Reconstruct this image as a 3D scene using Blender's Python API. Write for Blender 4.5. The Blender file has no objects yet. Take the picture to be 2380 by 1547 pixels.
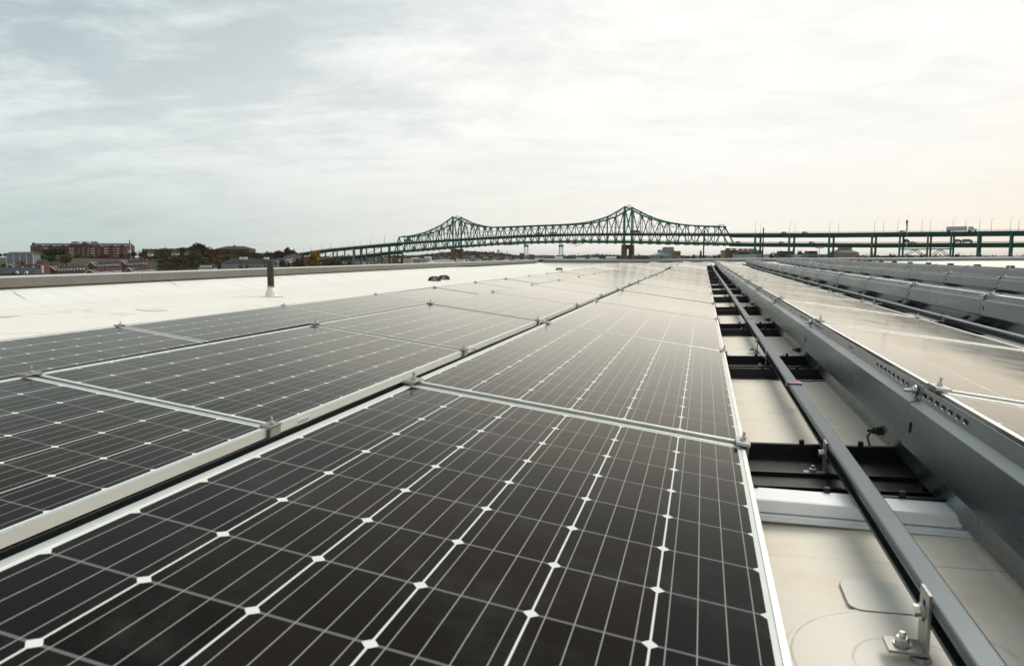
import bpy, bmesh, math, random
from mathutils import Vector, Matrix
D = bpy.data; S = bpy.context.scene; COL = S.collection
R = math.radians
rnd = random.Random(7)
YAW = .257; F = 1685.; PIT = math.atan((773.5-597)/F)      # array rows run along +Y, camera looks 14.7 deg left of them
GZ = -18.0                                                  # street level, camera is at z = 0
# ---------------------------------------------------------------- camera
cam = D.cameras.new('camera'); co = D.objects.new('camera', cam); COL.objects.link(co); S.camera = co
cam.sensor_width = 36; cam.lens = 36*F/2379*1.0; cam.clip_start = .05; cam.clip_end = 30000
co.location = (0, 0, 0); co.rotation_euler = (math.pi/2-PIT, 0, YAW)
cam.dof.use_dof = True; cam.dof.focus_distance = 4.2; cam.dof.aperture_fstop = 9.5
S.view_settings.view_transform = 'Standard'; S.view_settings.look = 'None'
S.view_settings.exposure = 0.0; S.view_settings.gamma = 1
# ---------------------------------------------------------------- node helpers
class N:
    def __init__(s, tree): s.t = tree
    def n(s, typ, ins=None, **kw):
        nd = s.t.nodes.new(typ)
        for k, v in kw.items(): setattr(nd, k, v)
        for k, v in (ins or {}).items():
            if hasattr(v, 'is_linked'): s.t.links.new(v, nd.inputs[k])
            else: nd.inputs[k].default_value = v
        return nd
    def m(s, op, a, b=0., c=0., clamp=False):
        return s.n('ShaderNodeMath', {0: a, 1: b, 2: c}, operation=op, use_clamp=clamp).outputs[0]
    def mix(s, f, a, b, bt='MIX'):
        nd = s.n('ShaderNodeMix', data_type='RGBA', blend_type=bt, clamp_factor=True)
        for k, v in ((0, f), (6, a), (7, b)):
            if hasattr(v, 'is_linked'): s.t.links.new(v, nd.inputs[k])
            else: nd.inputs[k].default_value = v if k == 0 else (tuple(v)+(1,))[:4]
        return nd.outputs[2]
    def noise(s, vec, scale, detail=3, rough=.5, out=0):
        return s.n('ShaderNodeTexNoise', {'Vector': vec, 'Scale': scale, 'Detail': detail, 'Roughness': rough}).outputs[out]
    def mr(s, v, a, b, c=0., d=1.):
        return s.n('ShaderNodeMapRange', {0: v, 1: a, 2: b, 3: c, 4: d}, interpolation_type='SMOOTHSTEP').outputs[0]
    def vmul(s, v, sc):
        return s.n('ShaderNodeVectorMath', {0: v, 1: sc}, operation='MULTIPLY').outputs[0]
# ---------------------------------------------------------------- sky and sun
SUN_EL, SUN_AZ = R(43), R(44)        # azimuth to the right of the viewing direction
_f = Vector((-math.sin(YAW), math.cos(YAW), 0)); _r = Vector((math.cos(YAW), math.sin(YAW), 0))
sund = (_f*math.cos(SUN_AZ)+_r*math.sin(SUN_AZ))*math.cos(SUN_EL)+Vector((0, 0, math.sin(SUN_EL)))
W = D.worlds.new('World'); S.world = W; W.use_nodes = True
w = N(W.node_tree); W.node_tree.nodes.clear()
sky = w.n('ShaderNodeTexSky', sky_type='NISHITA', sun_disc=False, sun_elevation=SUN_EL,
          sun_rotation=math.atan2(sund.x, sund.y), altitude=20., air_density=1.2, dust_density=2.5, ozone_density=1.)
tc = w.n('ShaderNodeTexCoord').outputs['Generated']
sp = w.n('ShaderNodeSeparateXYZ', {0: tc}); dx, dy, dz = sp.outputs
zz = w.m('ADD', w.m('MAXIMUM', dz, 0.), .16)
rx = w.m('ADD', w.m('MULTIPLY', dx, _r.x), w.m('MULTIPLY', dy, _r.y))      # to the right of the view
ry = w.m('ADD', w.m('MULTIPLY', dx, _f.x), w.m('MULTIPLY', dy, _f.y))
cx = w.m('DIVIDE', rx, zz); cy = w.m('DIVIDE', ry, zz)
cv = w.n('ShaderNodeCombineXYZ', {0: w.m('ADD', w.m('MULTIPLY', cx, .95), w.m('MULTIPLY', cy, .10)), 1: w.m('MULTIPLY', cy, 1.0), 2: 3.7}).outputs[0]
warp = w.noise(w.vmul(cv, (.9, .9, .9)), 1.1, 3, .5, 1)
cv2 = w.n('ShaderNodeVectorMath', {0: cv, 1: w.vmul(warp, (.5, .5, .5))}, operation='ADD').outputs[0]
n1 = w.noise(cv2, 1.1, 8, .60); n2 = w.noise(w.vmul(cv2, (1., 1.6, 1.)), 4.2, 8, .66); n3 = w.noise(w.vmul(cv2, (1., 2.6, 1.)), 1.8, 5, .55)
side = w.mr(rx, -.62, .30)                                                # 0 far left, 1 at the right
up = w.mr(dz, .02, .42)
gl = w.mr(w.m('ADD', w.m('ADD', w.m('MULTIPLY', dx, sund.x), w.m('MULTIPLY', dy, sund.y)), w.m('MULTIPLY', dz, sund.z)), .1, .95)
hor_col = w.mix(w.mr(rx, .25, .8), w.mix(side, (.52, .62, .605), (.95, .895, .79)), (1., .80, .55))
mid_col = w.mix(w.mr(rx, .4, .9), w.mix(side, (.73, .80, .80), (.96, .95, .91)), (.97, .87, .70))
top_col = w.mix(w.mr(rx, -.45, .25), (.49, .61, .645), (.95, .955, .94))
c1 = w.mix(w.mr(dz, .0, .17), hor_col, mid_col)
c2 = w.mix(w.mr(dz, .46, .75), w.mix(w.mr(dz, .16, .40), c1, top_col), (.40, .44, .46))
dens = w.m('ADD', w.m('MULTIPLY', n1, .52), w.m('ADD', w.m('MULTIPLY', n2, .30), w.m('MULTIPLY', n3, .2)))
mod = w.mr(dens, .42, .62, -1., 1.)
amp = w.m('MULTIPLY', w.m('ADD', w.m('MULTIPLY', w.mr(dz, .04, .28), .22), .04), w.m('SUBTRACT', 1.08, w.m('MULTIPLY', side, .62)))
cloud = w.mix(1., c2, w.n('ShaderNodeCombineColor', {0: w.m('ADD', 1., w.m('MULTIPLY', w.m('MULTIPLY', mod, amp), 1.18)),
        1: w.m('ADD', 1., w.m('MULTIPLY', mod, amp)), 2: w.m('ADD', 1., w.m('MULTIPLY', w.m('MULTIPLY', mod, amp), .84))}).outputs[0], 'MULTIPLY')
cloud = w.mix(w.m('MULTIPLY', gl, .45), cloud, (1.04, 1.03, .99))
cloud = w.mix(w.mr(dz, -.02, -.06), cloud, (.22, .22, .20))
b1 = w.n('ShaderNodeBackground', {0: sky.outputs[0], 1: .1}); b2 = w.n('ShaderNodeBackground', {0: cloud, 1: 1.0})
cover = w.mr(w.m('ADD', dens, w.m('MULTIPLY', n2, .12)), .40, .55, .90, 1.)
mx = w.n('ShaderNodeMixShader', {0: cover, 1: b1.outputs[0], 2: b2.outputs[0]})
w.t.links.new(mx.outputs[0], w.n('ShaderNodeOutputWorld').inputs[0])
sl = D.lights.new('sun', 'SUN'); so = D.objects.new('sun', sl); COL.objects.link(so)
sl.energy = 2.1; sl.angle = R(30); sl.color = (1., .94, .83)
so.rotation_euler = (-sund).to_track_quat('-Z', 'Y').to_euler()
# ---------------------------------------------------------------- materials
MAT = {}
def base(name):
    m = D.materials.new(name); m.use_nodes = True; t = N(m.node_tree)
    b = m.node_tree.nodes['Principled BSDF']; MAT[name] = m
    return m, t, b
def put(t, b, **kw):
    for k, v in kw.items():
        k = {'col': 'Base Color', 'rough': 'Roughness', 'metal': 'Metallic', 'spec': 'Specular IOR Level', 'coat': 'Coat Weight',
             'crough': 'Coat Roughness', 'normal': 'Normal', 'ior': 'IOR', 'cior': 'Coat IOR'}[k]
        if hasattr(v, 'is_linked'): t.t.links.new(v, b.inputs[k])
        else: b.inputs[k].default_value = (tuple(v)+(1,))[:4] if k == 'Base Color' else v
def simple(name, col, rough=.6, metal=0., var=.15, scale=3., spec=.5, coords='Object', bump=0.):
    m, t, b = base(name)
    v = t.n('ShaderNodeTexCoord').outputs[coords]
    nz = t.noise(v, scale, 5, .6)
    c = t.mix(nz, tuple(x*(1-var*1.6) for x in col), tuple(min(1, x*(1+var*1.6)) for x in col))
    put(t, b, col=c, rough=t.mr(nz, .2, .8, max(.03, rough-.06), min(1, rough+.06)), metal=metal, spec=spec)
    if bump:
        bp = t.n('ShaderNodeBump', {'Strength': bump, 'Distance': .002, 'Height': nz}); put(t, b, normal=bp.outputs[0])
    return m
def galv(name, col, rough, metal=.85, spang=170.):
    m, t, b = base(name); v = t.n('ShaderNodeTexCoord').outputs['Object']
    vo = t.n('ShaderNodeTexVoronoi', {'Vector': t.vmul(v, (1., .55, 1.)), 'Scale': spang}).outputs['Color']
    sv = t.n('ShaderNodeSeparateColor', {0: vo}).outputs[0]
    big = t.noise(t.vmul(v, (1., .5, 3.)), 2.2, 5, .6); fine = t.noise(v, 240., 2, .6)
    f = t.m('ADD', t.m('MULTIPLY', sv, .13), t.m('ADD', t.m('MULTIPLY', big, .80), t.m('MULTIPLY', fine, .07)))
    c = t.mix(f, tuple(x*.72 for x in col), tuple(x*1.25 for x in col))
    wear = t.mr(t.noise(t.vmul(v, (14., 1.3, 14.)), 2.2, 6, .7), .52, .72, 0., .40); c = t.mix(wear, c, tuple(min(1., x*2.1) for x in col))
    sm_ = t.mr(t.noise(v, 1.3, 5, .65), .50, .66, 0., .22); c = t.mix(sm_, c, (.10, .10, .085))
    put(t, b, col=c, rough=t.m('ADD', t.mr(big, .3, .7, rough-.03, rough+.07), t.m('MULTIPLY', t.m('ADD', wear, sm_), .25)), metal=metal)
    bp = t.n('ShaderNodeBump', {'Strength': .5, 'Distance': .002, 'Height': t.noise(t.vmul(v, (1, .6, 1)), 3.0, 0, .3)}); put(t, b, normal=bp.outputs[0])
    return m
galv('galvanized', (.112, .145, .156), .27); galv('strut_steel', (.068, .086, .097), .38, .8, 40.); galv('bolt_steel', (.62, .60, .56), .3, .95, 300.)
simple('aluminium', (.64, .655, .63), .36, .88, .04, 30.); simple('clamp_alu', (.31, .31, .30), .42, .85, .12, 60.)
simple('black_plastic', (.009, .009, .009), .42, 0, .3, 9., spec=.3, bump=.1); simple('black_metal', (.02, .024, .022), .45, .2, .3, 5.)
simple('dark_gap', (.02, .02, .018), .8); simple('cover_white', (.90, .91, .92), .35, .0, .03, 6.); simple('cast_iron', (.03, .03, .028), .55, .3, .3, 40.)
simple('rubber_cable', (.02, .02, .02), .5); simple('sticker', (.72, .73, .74), .5, 0, .02); simple('sticker_ink', (.10, .12, .16), .6, 0, .1)
simple('tape_purple', (.16, .09, .20), .4, 0, .5, 60.); simple('tape_orange', (.45, .12, .05), .4, 0, .5, 90.)
# glass over cells
m, t, b = base('pv_glass')
tcn = t.n('ShaderNodeTexCoord'); v = tcn.outputs['Object']; sx, sy, _ = t.n('ShaderNodeSeparateXYZ', {0: v}).outputs
u_ = t.m('DIVIDE', t.m('SUBTRACT', sx, .019), .159); v_ = t.m('DIVIDE', t.m('SUBTRACT', sy, .034), .159)
fx = t.m('MULTIPLY', t.m('ABSOLUTE', t.m('SUBTRACT', t.m('FRACT', u_), .5)), .159)
fy = t.m('MULTIPLY', t.m('ABSOLUTE', t.m('SUBTRACT', t.m('FRACT', v_), .5)), .159)
inx = t.m('MULTIPLY', t.m('GREATER_THAN', u_, 0.), t.m('LESS_THAN', u_, 6.)); iny = t.m('MULTIPLY', t.m('GREATER_THAN', v_, 0.), t.m('LESS_THAN', v_, 12.))
inb = t.m('MULTIPLY', inx, iny)
cell = t.m('MULTIPLY', t.m('MULTIPLY', t.m('LESS_THAN', fx, .0779), t.m('LESS_THAN', fy, .0788)), t.m('LESS_THAN', t.m('ADD', fx, fy), .1475))
cell = t.m('MULTIPLY', cell, inb)
chy = t.m('MULTIPLY', t.m('MULTIPLY', t.m('LESS_THAN', fx, .0690), inb), t.m('GREATER_THAN', fy, .0770))      # grey hairline between cells of a string
bus = t.m('LESS_THAN', t.m('MULTIPLY', t.m('ABSOLUTE', t.m('SUBTRACT', t.m('FRACT', t.m('MULTIPLY', u_, 4.)), .5)), .03975), .00085)
bus = t.m('MULTIPLY', bus, inb)
idv = t.n('ShaderNodeCombineXYZ', {0: t.m('FLOOR', u_), 1: t.m('FLOOR', v_), 2: t.n('ShaderNodeObjectInfo').outputs['Random']}).outputs[0]
cr_ = t.n('ShaderNodeTexWhiteNoise', {0: idv}, noise_dimensions='3D').outputs[0]
edge = t.m('GREATER_THAN', t.m('ABSOLUTE', t.m('SUBTRACT', u_, 3.)), 2.05)
cc = t.mix(cr_, (.0075, .0068, .0065), (.0185, .0150, .0130)); cc = t.mix(t.m('MULTIPLY', edge, .35), cc, (.009, .012, .019))
dust = t.mr(t.noise(v, 5.5, 6, .65), .48, .78, 0., .035); spot = t.mr(t.noise(v, 75., 3, .5), .74, .80, 0., .05); spot2 = t.mr(t.noise(v, 9., 1, .4), .76, .80, 0., .06)
cc = t.mix(t.m('ADD', dust, t.m('ADD', spot, spot2)), cc, (.5, .52, .50))
back = t.mix(t.noise(v, 14., 3, .5), (.68, .72, .69), (.78, .81, .77))
bird = t.mr(t.noise(t.n('ShaderNodeVectorMath', {0: v, 1: t.n('ShaderNodeCombineXYZ', {1: t.m('MULTIPLY', t.n('ShaderNodeObjectInfo').outputs['Random'], 57.)}).outputs[0]}, operation='ADD').outputs[0], 11., 4, .7), .745, .77, 0., .22); cc = t.mix(bird, cc, (.45, .47, .47))
c = t.mix(cell, back, cc); c = t.mix(chy, c, (.15, .155, .15)); c = t.mix(bus, c, (.30, .31, .29))
put(t, b, col=c, rough=.5, spec=.0)
lw = t.n('ShaderNodeLayerWeight', {0: .5}); fac = t.m('MINIMUM', t.m('ADD', t.m('MULTIPLY', t.m('POWER', lw.outputs['Facing'], 8.0), 1.62), .004), .87)
sag = t.n('ShaderNodeBump', {'Strength': 1., 'Distance': .0022, 'Height': t.noise(t.n('ShaderNodeVectorMath', {0: v, 1: t.n('ShaderNodeCombineXYZ', {0: t.m('MULTIPLY', t.n('ShaderNodeObjectInfo').outputs['Random'], 31.)}).outputs[0]}, operation='ADD').outputs[0], 1.5, 1, .3)})
gl_ = t.n('ShaderNodeBsdfGlossy', {'Normal': sag.outputs[0], 'Color': (1., .95, .865, 1), 'Roughness': t.mr(t.noise(v, 6., 3, .5), .3, .7, .10, .14)})
ms = t.n('ShaderNodeMixShader', {0: fac, 1: b.outputs[0], 2: gl_.outputs[0]}); t.t.links.new(ms.outputs[0], m.node_tree.nodes['Material Output'].inputs[0])
# roof membrane
m, t, b = base('membrane')
v = t.n('ShaderNodeTexCoord').outputs['Object']; sx, sy, sz_ = t.n('ShaderNodeSeparateXYZ', {0: v}).outputs
big = t.noise(v, .55, 6, .6); md = t.noise(t.vmul(v, (1., 2.4, 1.)), 3.0, 6, .65); sm = t.noise(v, 22., 4, .6)
c = t.mix(t.mr(big, .3, .7), (.845, .825, .765), (.815, .785, .71))
c = t.mix(t.mr(md, .48, .78, 0., .5), c, (.76, .71, .61))
near = t.m('MULTIPLY', t.mr(sx, .0, .15), t.mr(sx, .75, .60))
c = t.mix(t.m('MULTIPLY', near, .55), c, (.92, .835, .69))  # walkway strip: cream tint, also lightened in colour to make up for weak light
c = t.mix(t.m('MULTIPLY', t.mr(t.noise(t.vmul(v, (1., 1.6, 1.)), 5., 6, .7), .42, .72, 0., .5), near), c, (.78, .65, .48))
spk = t.mr(t.noise(t.vmul(v, (1., 2.2, 1.)), 95., 2, .5), .66, .72, 0., .55); c = t.mix(t.m('MULTIPLY', spk, t.mr(md, .35, .55)), c, (.62, .36, .14))
dk = t.mr(t.noise(v, 38., 2, .5), .76, .80, 0., .35); c = t.mix(dk, c, (.30, .24, .19))
sl_ = t.m('LESS_THAN', t.m('ABSOLUTE', t.m('SUBTRACT', t.m('FRACT', t.m('DIVIDE', t.m('SUBTRACT', t.m('ADD', sy, t.m('MULTIPLY', t.noise(v, 1.7, 2, .5), .02)), .03), 3.0)), .51)), .0011)
sl2 = t.m('LESS_THAN', t.m('ABSOLUTE', t.m('ADD', t.m('SUBTRACT', sx, -8.22), t.m('MULTIPLY', t.noise(v, .6, 3, .5), .12))), .012)
c = t.mix(t.m('MULTIPLY', t.m('MAXIMUM', sl_, sl2), t.mr(t.noise(v, 4., 3, .6), .35, .6, .1, .6)), c, (.45, .36, .25))
c = t.mix(t.mr(sx, -8.15, -8.75), c, t.mix(t.mr(t.noise(t.vmul(v, (.5, 2.5, 1.)), 1.6, 4, .6), .35, .7), (.83, .83, .80), (.75, .76, .735)))
pud = t.mr(t.m('ABSOLUTE', t.m('SUBTRACT', t.noise(t.vmul(v, (1., .6, 1.)), .42, 5, .6), .56)), .0, .016, .5, 0.); c = t.mix(t.m('MULTIPLY', pud, t.mr(t.noise(v, 1.9, 4, .6), .4, .6)), c, (.60, .50, .36))
vc = t.m('MULTIPLY', t.mr(sx, -8.2, -8.5), t.mr(t.noise(t.vmul(v, (.6, 4., 1.)), 2., 4, .6), .5, .8, 0., .3)); c = t.mix(vc, c, (.72, .73, .70))
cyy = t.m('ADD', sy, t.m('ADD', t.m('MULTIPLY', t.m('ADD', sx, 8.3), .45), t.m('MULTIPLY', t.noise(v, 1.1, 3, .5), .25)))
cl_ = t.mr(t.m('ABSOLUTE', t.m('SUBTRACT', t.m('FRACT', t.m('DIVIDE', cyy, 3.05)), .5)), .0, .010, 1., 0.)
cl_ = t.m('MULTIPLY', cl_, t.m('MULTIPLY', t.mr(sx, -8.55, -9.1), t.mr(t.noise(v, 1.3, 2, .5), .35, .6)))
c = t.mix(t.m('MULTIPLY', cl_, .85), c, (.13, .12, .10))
fs = t.m('MULTIPLY', t.mr(sy, 40.7, 41.4), t.mr(t.noise(t.vmul(v, (3., .4, 1.)), 2., 5, .65), .45, .8, 0., .35)); c = t.mix(fs, c, (.60, .60, .57))
put(t, b, col=c, rough=t.mr(sm, .3, .7, .6, .75), spec=.22)
bp = t.n('ShaderNodeBump', {'Strength': .35, 'Distance': .02, 'Height': t.noise(v, 3.5, 3, .5)}); put(t, b, normal=bp.outputs[0])
# patches (round or rectangular) with dirty rim
def patch_mat(name, rad, inner=True):
    m, t, b = base(name); v = t.n('ShaderNodeTexCoord').outputs['Object']
    r_ = t.n('ShaderNodeVectorMath', {0: t.vmul(v, (1., 1., 0.))}, operation='LENGTH').outputs['Value']
    r_ = t.m('ADD', r_, t.m('MULTIPLY', t.noise(v, 22., 2, .5), .006))
    ring = t.mr(t.m('ABSOLUTE', t.m('SUBTRACT', r_, rad)), .0, .0030, .5, 0.)
    if inner: ring = t.m('MAXIMUM', ring, t.m('MULTIPLY', t.mr(t.m('ABSOLUTE', t.m('SUBTRACT', r_, rad*.48)), .0, .0035, .4, 0.), 1.))
    c = t.mix(t.noise(v, 9., 5, .6), (.77, .72, .625), (.84, .80, .71)); c = t.mix(t.m('MULTIPLY', ring, t.mr(t.noise(v, 14., 3, .6), .3, .6)), c, (.20, .16, .12))
    put(t, b, col=c, rough=.5)
patch_mat('patch_round', .172)
simple('patch_plain', (.78, .76, .69), .5, 0, .08, 8.); simple('patch_edge', (.26, .22, .17), .7, 0, .2, 30.)
# coping metal: weathered warm grey with drip streaks
m, t, b = base('coping'); v = t.n('ShaderNodeTexCoord').outputs['Object']
c = t.mix(t.noise(t.vmul(v, (.3, 18., .6)), 2., 5, .65), (.135, .128, .108), (.20, .19, .163)); c = t.mix(t.mr(t.noise(v, 1.2, 4, .6), .4, .7, 0., .35), c, (.23, .22, .195))
put(t, b, col=c, rough=.42, metal=.3)
m, t, b = base('coping_far'); v = t.n('ShaderNodeTexCoord').outputs['Object']
c = t.mix(t.noise(t.vmul(v, (14., .3, .6)), 2., 5, .65), (.19, .195, .185), (.27, .27, .255)); put(t, b, col=c, rough=.4, metal=.3)
simple('coping_top', (.50, .54, .55), .35, .3, .06, 2.)
# vent pipe: ringed rusty steel
m, t, b = base('pipe_rust'); v = t.n('ShaderNodeTexCoord').outputs['Object']; sx, sy, sz_ = t.n('ShaderNodeSeparateXYZ', {0: v}).outputs
rg = t.m('FRACT', t.m('MULTIPLY', sz_, 85.)); c = t.mix(t.mr(rg, .0, .5, .0, .6), (.022, .019, .010), (.06, .05, .030))
c = t.mix(t.mr(t.noise(t.vmul(v, (3., 3., 1.)), 4., 4, .6), .45, .7, 0., .4), c, (.085, .062, .035)); put(t, b, col=c, rough=.75, metal=.1)
simple('rust', (.30, .14, .03), .9, 0, .4, 50.)
# bridge and far things
simple('bridge_green', (.009, .135, .096), .5, .1, .25, .3); simple('bridge_dark', (.005, .060, .044), .6, .1, .25, .3); simple('bridge_rail', (.20, .26, .25), .6, .2, .1, 1.)
simple('rust_concrete', (.155, .085, .055), .9, 0, .5, .22); simple('grey_concrete', (.25, .23, .20), .9, 0, .2, .3); simple('asphalt', (.05, .05, .052), .85, 0, .2, 2.)
simple('lamp_steel', (.40, .41, .40), .5, .4, .05, 1.); simple('truck_white', (.50, .53, .55), .4, 0, .05, .5); simple('truck_grey', (.22, .23, .25), .5)
simple('car_dark', (.03, .035, .04), .35, .2); simple('car_yellow', (.62, .42, .03), .4); simple('car_white', (.65, .66, .66), .35); simple('tyre', (.02, .02, .02), .8); simple('window_glass', (.04, .05, .06), .15, 0, .2, .4)
simple('red_paint', (.55, .035, .015), .6, 0, .1); simple('scaffold_wood', (.22, .13, .09), .8, 0, .3, 3.)
def brick(name, c1, c2, sc=.6):
    m, t, b = base(name); v = t.n('ShaderNodeTexCoord').outputs['Object']
    nz = t.noise(v, sc, 5, .65); fr = t.m('FRACT', t.m('MULTIPLY', t.n('ShaderNodeSeparateXYZ', {0: v}).outputs[2], 3.3))
    c = t.mix(nz, c1, c2); c = t.mix(t.mr(fr, .0, .12, .25, 0.), c, tuple(x*.6+.04 for x in c1)); put(t, b, col=c, rough=.85)
brick('brick_red', (.10, .038, .028), (.165, .062, .046)); brick('brick_dark', (.065, .03, .025), (.11, .05, .042)); brick('brick_tan', (.30, .20, .13), (.40, .28, .18))
simple('slate_roof', (.062, .07, .084), .6, 0, .2, .5); simple('brown_roof', (.055, .038, .036), .8, 0, .2, .5); simple('dark_roof', (.025, .03, .035), .7, 0, .2, .5)
simple('trim_white', (.72, .72, .70), .6, 0, .04); simple('grey_siding', (.17, .195, .21), .7, 0, .15, .4); simple('pale_wall', (.55, .54, .50), .7, 0, .15, .3)
simple('stone_grey', (.22, .22, .20), .8, 0, .2, .5); simple('chimney_brick', (.22, .085, .055), .85, 0, .2, 1.); simple('blue_siding', (.16, .22, .28), .6, 0, .12, .1)
simple('pale_blue_siding', (.36, .41, .45), .6, 0, .08, .1); simple('corrugated', (.24, .26, .27), .6, .2, .12, .3); simple('tan_rust', (.30, .21, .11), .85, 0, .35, .3)
simple('tower_blue', (.05, .065, .08), .4, 0, .2, .2); simple('lift_steel', (.42, .46, .50), .5, .2, .05); simple('lift_house', (.15, .18, .21), .5, 0, .1)
simple('salt_pink', (.70, .62, .59), .8, 0, .06, .1); simple('tarp_white', (.82, .83, .84), .6, 0, .04, .1); simple('rust_pole', (.045, .022, .02), .8, 0, .5, .6)
simple('flag_red', (.16, .05, .05), .8); simple('flag_blue', (.03, .035, .06), .8); simple('plane_white', (.55, .57, .6), .4)
simple('bark', (.06, .045, .035), .9, 0, .2, 2.)
def leaf(name, c1, c2, c3):
    m, t, b = base(name); g = t.n('ShaderNodeNewGeometry'); v = t.n('ShaderNodeTexCoord').outputs['Object']
    rp = g.outputs['Random Per Island']; c1, c2, c3 = [tuple(q*1.45 for q in k) for k in (c1, c2, c3)]; c = t.mix(rp, c1, c2); c = t.mix(t.mr(t.noise(v, .28, 3, .6), .42, .62, 0., .8), c, c3)
    put(t, b, col=c, rough=.75, spec=.2)
leaf('leaf_green', (.022, .035, .012), (.055, .07, .022), (.06, .06, .02)); leaf('leaf_dark', (.014, .022, .012), (.03, .04, .018), (.04, .035, .02))
leaf('leaf_rust', (.065, .028, .014), (.13, .05, .02), (.05, .04, .018)); leaf('leaf_red', (.06, .014, .014), (.11, .022, .02), (.05, .02, .015))
leaf('leaf_yellow', (.13, .085, .012), (.26, .17, .02), (.10, .09, .015)); leaf('leaf_olive', (.045, .045, .016), (.095, .08, .025), (.075, .05, .018))
leaf('leaf_bare', (.07, .055, .045), (.10, .08, .065), (.05, .04, .03)); leaf('leaf_far', (.022, .03, .02), (.04, .042, .024), (.06, .036, .02))
simple('grass', (.030, .046, .015), .9, 0, .35, .08); simple('ground', (.075, .075, .055), .95, 0, .4, .01); simple('hill_soil', (.045, .05, .028), .95, 0, .35, .03)
# ---------------------------------------------------------------- mesh helpers
class MB:
    merge = 0
    def __init__(s): s.v = []; s.f = []
    def quad(s, *p): i = len(s.v); s.v += [tuple(q) for q in p]; s.f.append(tuple(range(i, i+len(p))))
    def hexa(s, P):   # 8 points: bottom 0-3, top 4-7
        i = len(s.v); s.v += [tuple(q) for q in P]
        for a in ((3, 2, 1, 0), (4, 5, 6, 7), (0, 1, 5, 4), (1, 2, 6, 5), (2, 3, 7, 6), (3, 0, 4, 7)): s.f.append(tuple(i+k for k in a))
        return s
    def box(s, x0, x1, y0, y1, z0, z1):
        return s.hexa([(x0, y0, z0), (x1, y0, z0), (x1, y1, z0), (x0, y1, z0), (x0, y0, z1), (x1, y0, z1), (x1, y1, z1), (x0, y1, z1)])
    def beam(s, a, b, w, h=None, up=(0, 0, 1)):
        a = Vector(a); b = Vector(b); d = (b-a).normalized(); h = h or w; u = Vector(up)
        if abs(d.dot(u)) > .98: u = Vector((1, 0, 0))
        x = d.cross(u).normalized()*w/2; y = x.cross(d).normalized()*h/2
        return s.hexa([a-x-y, a+x-y, b+x-y, b-x-y, a-x+y, a+x+y, b+x+y, b-x+y])
    def lathe(s, prof, seg=20, c=(0, 0, 0), axis='z'):
        i = len(s.v)
        for r, z in prof:
            for k in range(seg):
                a = 2*math.pi*k/seg; p = (r*math.cos(a), r*math.sin(a), z)
                if axis == 'x': p = (p[2], p[0], p[1])
                if axis == 'y': p = (p[1], p[2], p[0])
                s.v.append((p[0]+c[0], p[1]+c[1], p[2]+c[2]))
        for j in range(len(prof)-1):
            for k in range(seg):
                s.f.append((i+j*seg+k, i+j*seg+(k+1) % seg, i+(j+1)*seg+(k+1) % seg, i+(j+1)*seg+k))
        s.f.append(tuple(i+k for k in range(seg))[::-1]); s.f.append(tuple(i+(len(prof)-1)*seg+k for k in range(seg)))
        return s
    def prism(s, pts, y0, y1, ax='y'):   # polygon in xz extruded in y (or yz in x)
        n = len(pts); i = len(s.v)
        for yy in (y0, y1):
            for a, z in pts: s.v.append((a, yy, z) if ax == 'y' else (yy, a, z))
        for k in range(n): s.f.append((i+k, i+(k+1) % n, i+n+(k+1) % n, i+n+k))
        s.f.append(tuple(range(i, i+n))[::-1]); s.f.append(tuple(range(i+n, i+2*n)))
        return s
    def mesh(s, name):
        me = D.meshes.new(name); me.from_pydata(s.v, [], s.f)
        bm = bmesh.new(); bm.from_mesh(me); bmesh.ops.remove_doubles(bm, verts=bm.verts, dist=s.merge) if s.merge else None; bmesh.ops.recalc_face_normals(bm, faces=bm.faces); bm.to_mesh(me); bm.free()
        return me
    def build(s, name, mat, parent=None, loc=(0, 0, 0), rot=None, smooth=False, bevel=0.):
        me = s.mesh(name); me.materials.append(MAT[mat])
        if smooth:
            for p in me.polygons: p.use_smooth = True
        o = D.objects.new(name, me); COL.objects.link(o); o.location = loc
        if rot: o.rotation_euler = rot
        if parent: o.parent = parent
        if bevel:
            bv = o.modifiers.new('bevel', 'BEVEL'); bv.width = bevel; bv.segments = 2; bv.limit_method = 'ANGLE'
        return o
def tag(o, label, cat, group=None):
    o['label'] = label; o['category'] = cat
    if group: o['group'] = group
    return o
def thing(name, label, cat, loc=(0, 0, 0), rz=0., group=None):
    o = D.objects.new(name, None); COL.objects.link(o); o.location = loc; o.rotation_euler = (0, 0, rz); o.empty_display_size = .1
    return tag(o, label, cat, group)
KIDS = {}
def kids(o): return [c for c in D.objects if c.parent == o]
def remember(o):
    KIDS[o.name] = [(c, [g for g in D.objects if g.parent == c]) for c in D.objects if c.parent == o]; return o
def dup(o, label=None, group=None):
    n = o.copy(); COL.objects.link(n)
    if label: n['label'] = label
    if group: n['group'] = group
    for c, gs in KIDS[o.name]:
        k = c.copy(); COL.objects.link(k); k.parent = n
        for g in gs: q = g.copy(); COL.objects.link(q); q.parent = k
    return n
ORD = 'first second third fourth fifth sixth seventh eighth ninth tenth eleventh twelfth thirteenth fourteenth fifteenth sixteenth seventeenth eighteenth nineteenth twentieth'.split()
def lerp_tab(tab, x):
    if x <= tab[0][0]: return tab[0][1]
    for (a, p), (b, q) in zip(tab, tab[1:]):
        if x <= b: return p+(q-p)*(x-a)/(b-a)
    return tab[-1][1]
def sm(x, a, b): x = max(0, min(1, (x-a)/(b-a))); return x*x*(3-2*x)
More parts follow.
